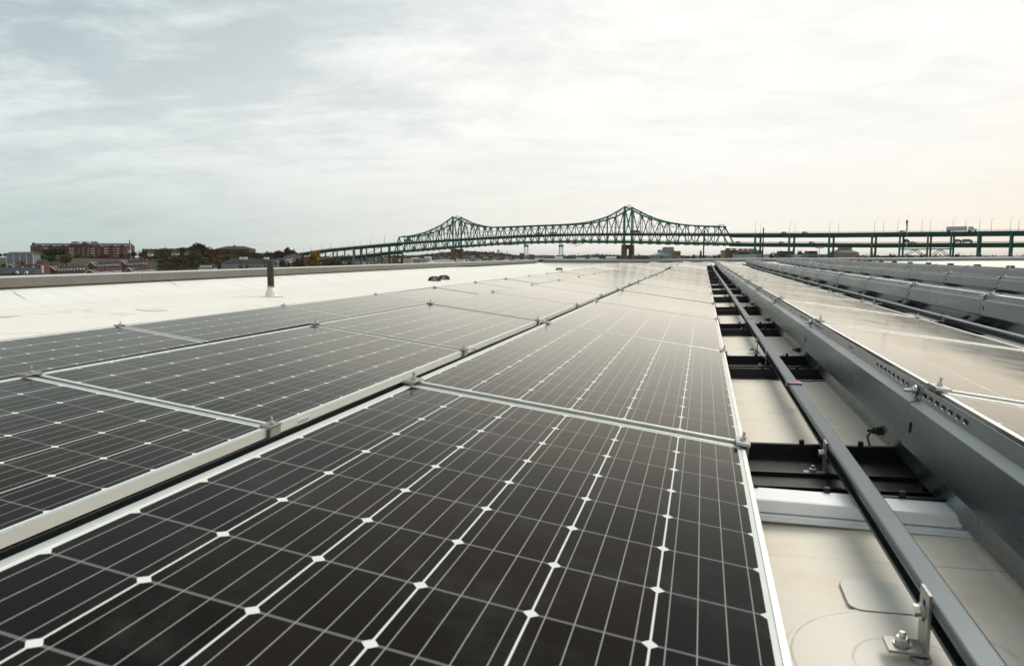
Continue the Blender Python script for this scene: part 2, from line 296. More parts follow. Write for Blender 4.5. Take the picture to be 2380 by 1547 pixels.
# ---------------------------------------------------------------- roof
Y0, PY, TILT = 2.05, 1.976, .131
BASE = [(-9.4, -.62), (-8.3, -.665), (-6.3, -.745), (-3.79, -.737), (-2.33, -.690), (-.86, -.650), (.585, -.605), (2.04, -.555), (3.5, -.530), (4.95, -.490), (6.4, -.450), (12., -.36), (32., -.30)]
def ramp(x, y):
    a = lerp_tab([(-7, -.04), (-5, .04), (-.86, .045), (.58, .035), (3.5, .035), (4.95, .02), (12, .0)], x)
    b = lerp_tab([(-7, 0.), (-4, .04), (-.86, .02), (.5, 0.)], x)
    return a*sm(y, 25.6, 28.8)+b*sm(y, 29, 36)
def zroof(x, y): return lerp_tab(BASE, x)+.0035*(y-2)+ramp(x, y)
DH = .27
def zhigh(x, y): return zroof(x, y)+DH
XL, XR, YF, YN = -9.3, 30., 42.1, -6.0
def cant(x, y):       # extra height where the membrane curves up the parapets
    h = 0.
    dl = x-XL
    if dl < 1.05: h = max(h, .195*((1.05-dl)/1.05)**1.6)
    df = YF-y
    top = zroof_top(x)-.15
    if df < 1.4: h = max(h, max(0., top-zroof(x, YF))*((1.4-df)/1.4)**1.5)
    return h
def zroof_top(x): return lerp_tab([(-9.4, -.135), (-3, -.155), (1.4, -.09), (7.5, -.08), (15, -.03), (30, .02)], x)
xs = [XL+.0, XL+.06, XL+.15, XL+.3, XL+.45, XL+.6, XL+.8, XL+1.05, -7.8, -7.2, -6.3, -5.4, -4.6, -3.79, -3, -2.33, -1.6, -.86, -.4, 0, .3, .585, 1.3, 2.04, 2.8, 3.5, 4.2, 4.95, 5.7, 6.4, 8, 10, 12, 15, 18, 22, 26, XR]
ys = [YN+2*k for k in range(14)]+[22+.6*k for k in range(31)]+[40.7, 41.0, 41.25, 41.5, 41.7, 41.85, 41.97, 42.1]
ys = sorted(set(ys)); ys = [y for i, y in enumerate(ys) if i == 0 or y-ys[i-1] > .02]
mb = MB(); idx = {}
for j, y in enumerate(ys):
    for i, x in enumerate(xs):
        idx[i, j] = len(mb.v); mb.v.append((x, y, zroof(x, y)+cant(x, y)))
for j in range(len(ys)-1):
    for i in range(len(xs)-1): mb.f.append((idx[i, j], idx[i+1, j], idx[i+1, j+1], idx[i, j+1]))
o = mb.build('roof_deck', 'membrane', smooth=True); o['kind'] = 'structure'
# host building under the roof
hb = thing('warehouse_building', 'large flat-roofed building whose white roof carries the solar panels', 'building', (0, 0, GZ))
MB().box(XL-.42, XL-.06, YN, YF+.4, 0, -GZ-.62).build('outer_wall', 'brick_tan', hb)
MB().box(XL-.05, XR, YF+.06, YF+.42, 0, -GZ-.42).build('outer_wall', 'brick_tan', hb)
# parapets
pl = thing('parapet_wall', 'long grey metal-capped parapet running along the left edge of the white roof', 'parapet', (XL, YN, 0))
def ztl(y): return -.283+.0034*(y-7.6)
mb = MB(); mb.hexa([(-.36, 0, -.66), (-.015, 0, -.66), (-.015, YF-YN+.3, -.5), (-.36, YF-YN+.3, -.5), (-.36, 0, ztl(YN)-.01), (-.015, 0, ztl(YN)-.01), (-.015, YF-YN+.3, ztl(YF)-.01), (-.36, YF-YN+.3, ztl(YF)-.01)]); mb.build('wall_core', 'dark_gap', pl)  # near-black core colour paints in the shadow line below the coping
y = YN; k = 0
joints = [YN, -2.2, .9, 3.9, 7.15]
joints = [4.2+3.05*(i-3) for i in range(16)]
def cope_seg(parent, a, b, axis):
    mbf = MB(); mbt = MB(); e = .004
    if axis == 'y':
        za, zb = ztl(a), ztl(b); a0, b0 = a-YN+e, b-YN-e
        jit = rnd.uniform(-.004, .004)
        mbf.hexa([(.11+jit, a0, za-.128), (.135+jit, a0, za-.132), (.135+jit, b0, zb-.132), (.11+jit, b0, zb-.128), (.115, a0, za), (.13, a0, za), (.13, b0, zb), (.115, b0, zb)])
        mbt.hexa([(-.30, a0, za-.004), (.133, a0, za-.004), (.133, b0, zb-.004), (-.30, b0, zb-.004), (-.30, a0, za+.013), (.133, a0, za+.003), (.133, b0, zb+.003), (-.30, b0, zb+.013)])
        c = mbf.build('coping', 'coping', parent); mbt.build('coping_top', 'coping_top', c)
for i in range(len(joints)-1):
    a, b = max(joints[i], YN), min(joints[i+1], YF-.11)
    if b-a > .1: cope_seg(pl, a, b, 'y')
pf = thing('parapet_wall', 'grey metal-capped parapet closing the far end of the white roof below the bridge', 'parapet', (XL, YF, 0))
n = 13; xs2 = [0+3.05*i for i in range(n+1)]
mb = MB(); mb.hexa([(.0, .02, -.7), (XR-XL, .02, -.5), (XR-XL, .36, -.5), (.0, .36, -.7), (.0, .02, zroof_top(XL)-.012), (XR-XL, .02, zroof_top(XR)-.012), (XR-XL, .36, zroof_top(XR)-.012), (.0, .36, zroof_top(XL)-.012)]); mb.build('wall_core', 'dark_gap', pf)  # core coloured near-black too, as painted shade under the far coping
for i in range(n):
    a, b = xs2[i], min(xs2[i+1], XR-XL); za, zb = zroof_top(XL+a), zroof_top(XL+b); e = .004
    if i == 0: a = .135
    mb = MB(); mb.hexa([(a+e, -.135, za-.128), (b-e, -.135, zb-.128), (b-e, -.11, zb-.128), (a+e, -.11, za-.128), (a+e, -.13, za), (b-e, -.13, zb), (b-e, -.115, zb), (a+e, -.115, za)])
    c = mb.build('coping', 'coping_far', pf)
    MB().hexa([(a+e, -.14, za-.004), (b-e, -.14, zb-.004), (b-e, .40, zb+.006), (a+e, .40, za+.006), (a+e, -.14, za+.006), (b-e, -.14, zb+.006), (b-e, .40, zb+.022), (a+e, .40, za+.022)]).build('coping_top', 'coping_top', c)
# ---------------------------------------------------------------- solar panels
PW, PL = .992, 1.956
def frame_mesh():
    mb = MB(); h = .032; w_ = .011; a, b = .010, .010+PL
    for x0, x1 in ((0, w_), (PW-w_, PW)):
        mb.box(x0, x1, a, b, -h, 0)
    for y0, y1 in ((a, a+w_), (b-w_, b)): mb.box(w_, PW-w_, y0, y1, -h, -.0)
    return mb
def hexnut(mb, c, r, h, axis='z'): mb.lathe([(r, 0), (r, h*.8), (r*.85, h)], 6, c, axis)
def clamp_parts(parent, x, low):
    """clamp straddling the seam at local y = 0; x is its centre across the edge"""
    mb = MB(); s = -1 if not low else 1
    xe = 0 if not low else PW
    x0, x1 = (xe-.012, xe+.026) if not low else (xe-.026, xe+.012)
    mb.prism([(-.042, .001), (-.034, .008), (.034, .008), (.042, .001), (.030, .0035), (-.030, .0035)], x0, x1, 'x')
    if low: mb.box(xe+.003, xe+.012, -.026, .030, -.075, .001); mb.box(xe-.03, xe+.012, -.026, .03, -.079, -.075)
    else: mb.box(xe-.012, xe-.004, -.02, .02, -.05, .001)
    c = mb.build('clamp', 'clamp_alu', parent, bevel=.0012)
    mb = MB(); cx_ = (x0+x1)/2
    mb.lathe([(.0105, .008), (.0105, .0095)], 16, (cx_, 0, 0)); hexnut(mb, (cx_, 0, .0095), .0075, .0065)
    mb.lathe([(.0038, .016), (.0038, .030), (.003, .0315)], 10, (cx_, 0, 0)); mb.build('bolt', 'bolt_steel', c)
def make_panel(sticker):
    t_ = thing('solar_panel', 'x', 'solar panel')
    frame_mesh().build('frame', 'aluminium', t_, bevel=.0008)
    mb = MB(); mb.box(.0112, PW-.0112, .0212, PL-.0012, -.007, -.0022); mb.build('glass', 'pv_glass', t_)
    clamp_parts(t_, 0, False); clamp_parts(t_, PW, True)
    if sticker:
        mb = MB(); mb.box(PW+.0003, PW+.001, .15, .235, -.032, -.008); s_ = mb.build('serial_label', 'sticker', t_)
        mb = MB()
        for i in range(14): mb.box(PW+.0011, PW+.0014, .156+i*.0052, .156+i*.0052+(.0012+.0018*(i % 3 == 0)), -.028, -.017)
        mb.build('barcode', 'sticker_ink', s_)
        mb = MB(); mb.box(-.001, -.0003, .15, .235, -.032, -.008); s_ = mb.build('serial_label', 'sticker', t_)
    return remember(t_)
def panel_matrix(x, y, zf, tilt=TILT):
    z0, z1 = zf(x, y), zf(x, y+PY)
    u = Vector((math.cos(tilt), 0, -math.sin(tilt))); v = Vector((0, PY, z1-z0)).normalized(); nn = u.cross(v).normalized(); u = v.cross(nn)
    v = (v+nn*rnd.uniform(-.0028, .0028)).normalized(); nn = u.cross(v).normalized(); u = v.cross(nn)
    M_ = Matrix((u, v, nn)).transposed().to_4x4(); M_.translation = Vector((x, y, z0)); return M_
protoA = make_panel(True)
ROWS = [(-3.79, -1, 17, 'leftmost row'), (-2.33, -1, 17, 'second row from the left'), (-.86, -1, 17, 'row left of the walkway'),
        (.585, -1, 18, 'row right of the walkway'), (2.04, 1, 18, 'second row past the walkway'), (3.5, 3, 18, 'third row past the walkway'), (4.95, 5, 18, 'fourth row past the walkway')]
first = True
for x, k0, k1, desc in ROWS:
    for i, k in enumerate(range(k0, k1)):
        lab = 'gridded solar panel, %s from the near end, %s' % (ORD[i], desc)
        o = protoA if first else dup(protoA, lab); first = False
        o['label'] = lab; o['group'] = 'solar panels laid in long tilted rows on the roof'
        o.matrix_world = panel_matrix(x, Y0+PY*k, zhigh, TILT+rnd.uniform(-.0022, .0022))
# ---------------------------------------------------------------- wind deflectors
PROF = [(-.028, .003), (-.034, -.031), (-.060, -.040), (-.071, -.147), (-.056, -.158), (-.026, -.240)]
PROFB = [(-.024, -.001), (-.030, -.030), (-.044, -.040), (-.045, -.147), (-.040, -.158), (-.020, -.240)]
def strip(mb, y0, y1, A, B, holes=()):
    P = lambda y, v: (A[0]+(B[0]-A[0])*v, y, A[1]+(B[1]-A[1])*v)
    y = y0
    for yc, vc, hw, hv in sorted(holes):
        a, b = yc-hw*1.5, yc+hw*1.5
        if a > y+1e-5: mb.quad(P(y, 0), P(a, 0), P(a, 1), P(y, 1))
        i = len(mb.v); k = .36
        outer = [(a, 0), (yc, 0), (b, 0), (b, vc), (b, 1), (yc, 1), (a, 1), (a, vc)]
        oct_ = [(yc-hw*(1-k), vc-hv), (yc+hw*(1-k), vc-hv), (yc+hw, vc-hv*(1-k)), (yc+hw, vc+hv*(1-k)), (yc+hw*(1-k), vc+hv), (yc-hw*(1-k), vc+hv), (yc-hw, vc+hv*(1-k)), (yc-hw, vc-hv*(1-k))]
        # faces: corner-to-octagon mapping
        o4 = [(a, 0), (b, 0), (b, 1), (a, 1)]
        for q in oct_+o4: mb.v.append(P(*q))
        e = i+8
        for q in ((e, e+1, i+1, i), (e+1, i+2, i+1), (e+1, e+2, i+3, i+2), (e+2, i+4, i+3), (e+2, e+3, i+5, i+4), (e+3, i+6, i+5), (e+3, e, i+7, i+6), (e, i, i+7)): mb.f.append(q)
        y = b
    if y1 > y+1e-5: mb.quad(P(y, 0), P(y1, 0), P(y1, 1), P(y, 1))
def make_deflector(mat, holes=True):
    t_ = thing('wind_deflector', 'x', 'wind deflector'); mb = MB(); a, b = .0025, PY-.0025
    lip = [(a+.085+.052*i, .5, .0162, .16) for i in range(9)]+[(b-.022-.05*i, .5, .0162, .16) for i in range(7)]+[(.93, .5, .011, .16), (.97, .5, .011, .16)] if holes else []
    face = [(b-.045, .5, .013, .13), (1.05, .85, .007, .05)] if holes else []
    low = [(1.0, .5, .007, .1)] if holes else []
    for i, hs in enumerate((lip, (), face, (), low)): strip(mb, a, b, (PROF if holes else PROFB)[i], (PROF if holes else PROFB)[i+1], hs)
    mb.merge = 2e-5; o = mb.build('sheet', mat, t_); so_ = o.modifiers.new('solid', 'SOLIDIFY'); so_.thickness = .0018; so_.offset = -1
    mb = MB(); hexnut(mb, (-.043, .05, -.015), .010, .008, 'x'); mb.lathe([(.014, -.037), (.014, -.034)], 14, (0, .05, -.015), 'x'); mb.lathe([(.0045, -.062), (.0045, -.040)], 10, (0, .05, -.015), 'x')
    if holes: mb.build('bolt', 'bolt_steel', t_)
    if holes:
        mb = MB(); mb.lathe([(.010, -.082), (.010, -.074), (.013, -.072), (.013, -.050)], 8, (.014, .36, -.200), 'x'); mb.lathe([(.0045, -.097), (.0045, -.080)], 8, (.014, .36, -.200), 'x'); mb.build('bolt', 'black_metal', t_)
    return remember(t_)
dg = make_deflector('galvanized'); db = make_deflector('black_metal', False); ug = ub = False
for ri, (x, k0, k1, desc) in enumerate(ROWS):
    gal = ri >= 3
    for i, k in enumerate(range(k0, k1)):
        lab = ('galvanized steel deflector, %s from the near end, %s' if gal else 'narrow black deflector, %s from the near end, %s') % (ORD[i], desc)
        if gal: o = dup(dg, lab) if ug else dg; ug = True
        else: o = dup(db, lab) if ub else db; ub = True
        o['label'] = lab; o['group'] = 'wind deflectors behind the panel rows'
        o.matrix_world = panel_matrix(x, Y0+PY*k, zhigh, rnd.uniform(-.012, .012))
# ---------------------------------------------------------------- walkway struts, brackets, trays
GAPS = [(.364, -1, 18, 'walkway', .12, .53), (1.79, 1, 18, 'second gap', 1.57, 1.98),
        (3.24, 3, 18, 'third gap', 3.03, 3.44), (4.69, 5, 18, 'fourth gap', 4.48, 4.89)]
GAPS = [(gx+( -.01 if i else 0), a, b, d_, l, r_) for i, (gx, a, b, d_, l, r_) in enumerate(GAPS)]
SL = 3.05; STH = .104
def make_strut():
    t_ = thing('strut_rail', 'x', 'strut rail'); mb = MB(); w_ = .043; th = .0028; a, b = .002, SL-.002
    h_ = w_/2; r_ = .006; pts = [(-h_, -.011), (-h_, -r_)]+[(-h_+r_*(1-math.cos(q)), -r_*(1-math.sin(q))) for q in (.4, .8, 1.2)]+[(-h_+r_, 0), (h_-r_, 0)]+[(h_-r_*(1-math.sin(q)), -r_*(1-math.cos(q))) for q in (.4, .8, 1.2)]+[(h_, -r_)]
    for p, q in zip(pts, pts[1:]): strip(mb, a, b, p, q)
    low = [(x, -w_-z) for x, z in pts]
    for p, q in zip(low, low[1:]): strip(mb, a, b, q, p)
    strip(mb, a, b, (h_, -r_), (h_, -w_+r_), [(a+.03+.05*k, .5, .011, .2) for k in range(58)])
    mb.merge = 2e-5; o = mb.build('channel', 'strut_steel', t_); sd_ = o.modifiers.new('solid', 'SOLIDIFY'); sd_.thickness = .0026; sd_.offset = 0
    mb = MB(); cy_ = SL-.005
    mb.box(-.027, .027, cy_-.035, cy_+.035, .0006, .004); mb.box(.0212, .027, cy_-.035, cy_+.035, -.05, .0006); mb.box(-.027, -.0212, cy_-.035, cy_+.035, -.014, .0006)
    c = mb.build('coupler', 'strut_steel', t_, bevel=.0008)
    mb = MB(); hexnut(mb, (.027, cy_, -.022), .008, .008, 'x'); mb.build('bolt', 'bolt_steel', c)
    return remember(t_)
def make_bracket():
    t_ = thing('angle_bracket', 'x', 'bracket'); mb = MB()
    # upright plate with a slot, flange foot
    mb.box(.0, .005, -.022, -.006, .0, .096); mb.box(.0, .005, .006, .022, .0, .096); mb.box(.0, .005, -.006, .006, .0, .045); mb.box(.0, .005, -.006, .006, .080, .096)
    mb.build('upright', 'clamp_alu', t_, bevel=.0006)
    mb = MB(); mb.box(-.050, -.0002, -.022, .022, .0, .005); mb.build('foot', 'clamp_alu', t_, bevel=.0006)
    mb = MB(); mb.lathe([(.013, .005), (.013, .0075)], 18, (-.027, 0, 0)); hexnut(mb, (-.027, 0, .0075), .0105, .010); mb.lathe([(.005, .0175), (.005, .024), (.004, .0255)], 12, (-.027, 0, 0)); mb.build('bolt', 'bolt_steel', t_)
    mb = MB(); hexnut(mb, (-.014, 0, .062), .0095, .009, 'x'); mb.lathe([(.012, -.005), (.012, -.0005)], 14, (0, 0, .062), 'x'); mb.build('bolt', 'bolt_steel', t_)
    return remember(t_)
def make_tray(x0, x1):
    t_ = thing('ballast_tray', 'x', 'ballast tray'); L = .49
    mb = MB(); mb.box(x0, x1, .024, L-.024, .004, .009)
    for yy in (.15, .28): mb.box(x0, x1, yy, yy+.012, .009, .020)
    mb.build('floor', 'black_plastic', t_)
    for y0_, y1_ in ((0, .022), (L-.022, L)):
        mb = MB(); mb.prism([(y0_, .002), (y1_, .002), (y1_-.003, .052), (y0_+.003, .052)], x0, x1, 'x')
        mb.box(x0, x1, y0_-.006, y1_+.006, .002, .012) 
        n_ = 4
        for i in range(n_):
            xx = x0+.05+(x1-x0-.1)*i/(n_-1); mb.box(xx-.007, xx+.007, y0_+.004, y1_-.004, .052, .066)
        mb.build('rim', 'black_plastic', t_, bevel=.0015)
    mb = MB(); mb.box(x1-.09, x1-.06, .03, L-.03, .010, .052); mb.box(x1-.12, x1-.095, .20, .24, .010, .07); mb.build('end_block', 'black_plastic', t_)
    return remember(t_)
st = make_strut(); br = make_bracket(); tr = make_tray(-.27, .32); used = set()
def inst(proto, key, lab, group, loc, rot=(0, 0, 0)):
    if key in used: o = dup(proto, lab)
    else: o = proto; used.add(key)
    o['label'] = lab; o['group'] = group; o.location = loc; o.rotation_euler = rot; return o
for gi, (gx, k0, k1, desc, xl, xr) in enumerate(GAPS):
    ya = Y0+PY*k0-.5; i = 0; y = 3.09-SL if gi == 0 else 3.09+SL*math.floor((ya-3.09)/SL)
    while y < Y0+PY*17.4:
        z0, z1 = zroof(gx, y)+STH, zroof(gx, y+SL)+STH
        inst(st, 'st', 'grey steel strut rail, %s from the near end, %s' % (ORD[i], desc), 'steel strut rails between the rows', (gx, y, z0), (math.atan2(z1-z0, SL), 0, 0))
        y += SL; i += 1
    n_ = 0
    for i, k in enumerate(range(k0+1, k1)):
        ys_ = Y0+PY*k; zr = zroof(gx, ys_-.3)
        inst(tr, 'tr', 'black plastic ballast tray, %s from the near end, %s' % (ORD[i], desc), 'ballast trays lying across the gaps', (gx-.005, ys_-.235, zr), (math.atan2(zroof(gx, ys_)-zroof(gx, ys_-.4), .4), math.atan2(-(zroof(gx+.3, ys_)-zroof(gx-.3, ys_)), .6), 0))
        inst(br, 'br', 'aluminium angle bracket standing on the %s ballast tray, %s' % (ORD[i], desc), 'angle brackets bolted to the strut rails', (gx-.027, ys_+.07, zr+.010))
    for i, y in enumerate([1.175+3.58*q for q in range(0 if gi == 0 else (2 if gi == 1 else 4), 11)]):
        zr = zroof(gx, y)
        inst(br, 'br', 'aluminium angle bracket on the %s round roof patch, %s' % (ORD[i], desc), 'angle brackets bolted to the strut rails', (gx-.027, y, zr+.019))
        pa = MB().lathe([(.178, 0), (.177, .0008)], 48).build('roof_anchor', 'patch_round', loc=(gx-.045, y-.02, zr+.002)); pa.rotation_euler = (0, math.atan2(-(zroof(gx+.3, y)-zroof(gx-.3, y)), .6), 0)
        tag(pa, 'round white roof anchor patch, %s from the near end, %s' % (ORD[i], desc), 'roof patch', 'round roof anchor patches')
        MB().lathe([(.016, .001), (.014, .008), (.008, .009), (.008, .0165)], 16, (.018, .02, 0)).build('anchor_post', 'clamp_alu', pa)
# rectangular patch with dirty rim near the camera, square drain patches
def rpatch(x, y, w_, h_, lab, rz=0.):
    z = zroof(x, y)+.0035; r_ = .025
    def rr(w2, h2):
        pts = []
        for cx_, cy_, a0 in ((w2-r_, h2-r_, 0), (-w2+r_, h2-r_, 90), (-w2+r_, -h2+r_, 180), (w2-r_, -h2+r_, 270)):
            for q in range(5): a = R(a0+22.5*q); pts.append((cx_+r_*math.cos(a), cy_+r_*math.sin(a)))
        return pts
    t_ = thing('membrane_patch', lab, 'roof patch', (x, y, z), rz); sl_x = math.atan2(-(zroof(x+.2, y)-zroof(x-.2, y)), .4); t_.rotation_euler = (0, sl_x, rz)
    for nm, s_, z0, mt in (('edge', .0012, 0, 'patch_edge'), ('sheet', 0., .0012, 'patch_plain')):
        mb = MB(); P = rr(w_/2+s_, h_/2+s_); i = 0; mb.v = [(a, b, z0) for a, b in P]+[(a, b, z0+.001) for a, b in P]; n_ = len(P)
        mb.f = [tuple(range(n_))[::-1], tuple(range(n_, 2*n_))]+[(q, (q+1) % n_, n_+(q+1) % n_, n_+q) for q in range(n_)]
        mb.build(nm, mt, t_)
rpatch(.335, 1.385, .14, .125, 'small rectangular membrane patch with a dirty rim beside the nearest strut bracket')
rpatch(-7.75, 6.5, .34, .22, 'small square roof patch on the open roof near the left edge of the view', .1)
rpatch(-7.0, 8.0, .34, .24, 'faint square roof patch on the open white roof left of the vent pipe', -.15)
# white cable tray crossing under the strut
ct = thing('cable_tray', 'white metal cable tray crossing the walkway under the strut rail', 'cable tray', (0, 1.715, zroof(.3, 1.75)-.008))
o = MB().box(-.30, .565, .018, .115, .030, .062).build('cover', 'cover_white', ct, bevel=.006)
o = MB().box(-.30, .64, .012, .122, .012, .0285).build('base', 'cover_white', ct, bevel=.002)
MB().box(-.30, .64, .006, .0118, .016, .022).build('rib', 'cover_white', ct, bevel=.002)
MB().box(.44, .50, .02, .115, .002, .0118).build('foot', 'rubber_cable', ct); MB().box(-.1, -.04, .02, .115, .002, .0118).build('foot', 'rubber_cable', ct)
# cable loop by the nearest lower deflector bolt
def tube(mb, pts, r, seg=8):
    i0 = len(mb.v); pts = [Vector(p) for p in pts]
    for i, p in enumerate(pts):
        d = (pts[min(i+1, len(pts)-1)]-pts[max(i-1, 0)]).normalized(); u = d.cross(Vector((0.1, .2, 1))).normalized(); v = d.cross(u)
        for k in range(seg): a = 2*math.pi*k/seg; mb.v.append(tuple(p+u*r*math.cos(a)+v*r*math.sin(a)))
    for i in range(len(pts)-1):
        for k in range(seg): mb.f.append((i0+i*seg+k, i0+i*seg+(k+1) % seg, i0+(i+1)*seg+(k+1) % seg, i0+(i+1)*seg+k))
    return mb
mb = MB(); tube(mb, [(.540, 2.405, -.535), (.512, 2.40, -.536), (.502, 2.395, -.55), (.505, 2.375, -.570), (.52, 2.34, -.588), (.55, 2.30, -.598), (.60, 2.25, -.600)], .0035)
tag(mb.build('cable', 'rubber_cable', smooth=True), 'thin black cable looping under the nearest deflector beside the walkway', 'cable')
for i in range(7):
    y = Y0+PY*i-.30; zr = zroof(.3, y)+.006; mb = MB(); rg = random.Random(40+i)
    tube(mb, [(.02+.07*q, y+rg.uniform(-.012, .012)-.02*math.sin(q*.5), zr+.002+abs(rg.gauss(0, .003))) for q in range(10)], .0032, 6)
    if i == 0: continue
    tag(mb.build('cable', 'rubber_cable', smooth=True), 'thin black cable on the walkway roof before the %s ballast tray' % ORD[i], 'cable', 'thin cables lying before the walkway trays')
# purple/orange tape on a coupler
mb = MB(); mb.box(.343, .395, 3.03, 3.085, zroof(.355, 3.06)+STH+.0045, zroof(.355, 3.06)+STH+.0058); tp = mb.build('tape', 'tape_purple'); tag(tp, 'scrap of purple and orange tape on the walkway strut coupler', 'tape')
MB().box(.362, .391, 3.035, 3.08, zroof(.355, 3.06)+STH+.0059, zroof(.355, 3.06)+STH+.0064).build('print', 'tape_orange', tp)
# ---------------------------------------------------------------- posts of the unfilled row at the right
for i, k in enumerate(range(8, 18)):
    y = Y0+PY*k+.05; z = zroof(6.4, y)
    t_ = thing('ballast_support', 'black tapered ballast support, %s from the near end of the row at the right' % ORD[i], 'ballast support', (6.4, y, z), 0, 'black supports beyond the last deflector row')
    MB().hexa([(-.09, -.095, 0), (.09, -.095, 0), (.09, .095, 0), (-.09, .095, 0), (-.06, -.062, .212), (.06, -.062, .212), (.06, .062, .212), (-.06, .062, .212)]).build('post', 'black_plastic', t_, bevel=.01)
    MB().box(-.4, .4, -.14, .14, .002, .012).build('base', 'black_plastic', t_)
# ---------------------------------------------------------------- vent pipe, drains, boxes on the roof
vx, vy = -7.2, 11.05; vz = zroof(vx, vy)
vp = thing('vent_pipe', 'rusty ringed vent pipe standing in a white boot on the open roof', 'vent pipe', (vx, vy, vz))
MB().lathe([(.056, .14), (.056, .60), (.050, .60), (.050, .45)], 28).build('pipe', 'pipe_rust', vp, smooth=False)
MB().lathe([(.22, .001), (.21, .004), (.105, .006), (.098, .012), (.092, .05), (.085, .09), (.072, .115), (.060, .125), (.060, .15)], 32).build('boot', 'patch_plain', vp, smooth=True)
cl = MB().lathe([(.0605, .150), (.0605, .164)], 24).build('hose_clamp', 'bolt_steel', vp); mb = MB(); mb.box(-.075, -.06, -.012, .012, .148, .166); mb.build('screw', 'bolt_steel', cl)
mb = MB(); mb.lathe([(.0568, .165), (.0568, .178), (.0562, .19)], 24); mb.build('rust_patch', 'rust', vp)
for i, (x, y, lab) in enumerate([(-7.13, 18.75, 'black domed roof drain strainer left of its twin on the open white roof'), (-7.22, 19.75, 'black domed roof drain strainer right of its twin on the open white roof'), (-6.7, 34.4, 'single black roof drain strainer near the far left corner of the roof')]):
    z = zroof(x, y)
    t_ = thing('roof_drain', lab, 'roof drain', (x, y, z), 0, 'roof drains in the white membrane')
    mb = MB()
    for k in range(22):
        a = 2*math.pi*k/22; c_, s_ = math.cos(a), math.sin(a); P = [(.165*c_, .165*s_, .0), (.155*c_, .155*s_, .06), (.125*c_, .125*s_, .10), (.05*c_, .05*s_, .118)]
        for p, q in zip(P, P[1:]): mb.beam(p, q, .014, .014)
    mb.build('strainer', 'cast_iron', t_); MB().lathe([(.185, .0), (.18, .014), (.16, .016)], 28).build('ring', 'cast_iron', t_); MB().lathe([(.085, .104), (.09, .112), (.05, .122)], 20).build('cap', 'cast_iron', t_)
for i, (x, y) in enumerate([(-1.4, 41.05), (1.05, 41.05), (.15, 41.1)]):
    z = zroof(x, y)+cant(x, y)-.01
    t_ = thing('junction_box', ['left', 'right', 'middle'][i]+'most small white box on the curb below the far parapet' if i < 2 else 'small white box between two others on the curb below the far parapet', 'junction box', (x, y, z), 0, 'small white boxes at the far parapet')
    MB().box(-.19, .19, -.05, .05, .0, .15).build('case', 'cover_white', t_, bevel=.008); MB().box(-.20, .20, -.062, .055, .151, .158).build('lid', 'cover_white', t_)
# ================================================================= beyond the roof
cY, sY = math.cos(YAW), math.sin(YAW)
def Wc(xc, yc, z=0.): return Vector((cY*xc-sY*yc, sY*xc+cY*yc, z))
def at(px, py, dist):   # a point on the sight line through (px, py) at that distance ahead
    a, b = (px-1189.5)/F, -(py-773.5)/F; y = math.cos(PIT)+b*math.sin(PIT); z = -math.sin(PIT)+b*math.cos(PIT)
    return Wc(a*dist/y, dist, z*dist/y)
def hill(xc, yc):
    t_ = xc/max(yc, 1.)
    h = 16.5*sm(yc, 740, 880)*(1-sm(yc, 1250, 1600))*(1-sm(t_, -.40, -.255))*sm(t_, -1.3, -.95)
    return GZ+h
mb = MB(); G = 26000
o = MB().box(-G, G, -G, G, GZ-2, GZ).build('ground', 'ground'); o['kind'] = 'structure'
mb = MB(); nx, ny = 70, 44
for j in range(ny+1):
    for i in range(nx+1):
        yc = 690+j*22; xc = -1200+i*16.5*(1+yc*0); h = hill(xc, yc)+.8*math.sin(xc*.03)*math.cos(yc*.021)*(1 if hill(xc, yc) > GZ+2 else 0)
        mb.v.append(tuple(Wc(xc, yc, h+.05)))
for j in range(ny):
    for i in range(nx): a = j*(nx+1)+i; mb.f.append((a, a+1, a+nx+2, a+nx+1))
o = mb.build('hill', 'grass', smooth=True); o['kind'] = 'structure'
# far ridges
def ridge(pts, dist, depth):
    mb = MB(); n_ = len(pts)
    for q, (dd, hf) in enumerate([(dist-depth, 0.), (dist-depth*.4, .55), (dist, 1.), (dist+depth, .0)]):
        for px, py in pts:
            p = at(px, py, dist); zt = GZ+(p.z-GZ)*hf; e = at(px, 597, dd); mb.v.append((e.x, e.y, zt))
    for q in range(3):
        for i in range(n_-1): a = q*n_+i; mb.f.append((a, a+1, a+n_+1, a+n_))
    o = mb.build('hill', 'hill_soil', smooth=True); o['kind'] = 'structure'
def dens_pts(ctrl, n_):
    x0, x1 = ctrl[0][0], ctrl[-1][0]; return [(x0+(x1-x0)*i/n_, lerp_tab(ctrl, x0+(x1-x0)*i/n_)) for i in range(n_+1)]
RA = [(880, 600), (939, 596), (985, 594), (1030, 588), (1060, 586.5), (1092, 585), (1130, 587.5), (1160, 589), (1200, 595), (1230, 600)]
RB = [(600, 599), (800, 596), (1180, 595), (1250, 594), (1300, 594.5), (1340, 594), (1390, 591.5), (1430, 594), (1480, 595), (1520, 594.5), (1600, 595.5), (1700, 595), (1850, 594), (2000, 595.5), (2200, 596), (2420, 596)]
ridge(dens_pts(RA, 30), 2500, 500); ridge(dens_pts(RB, 60), 4200, 700)
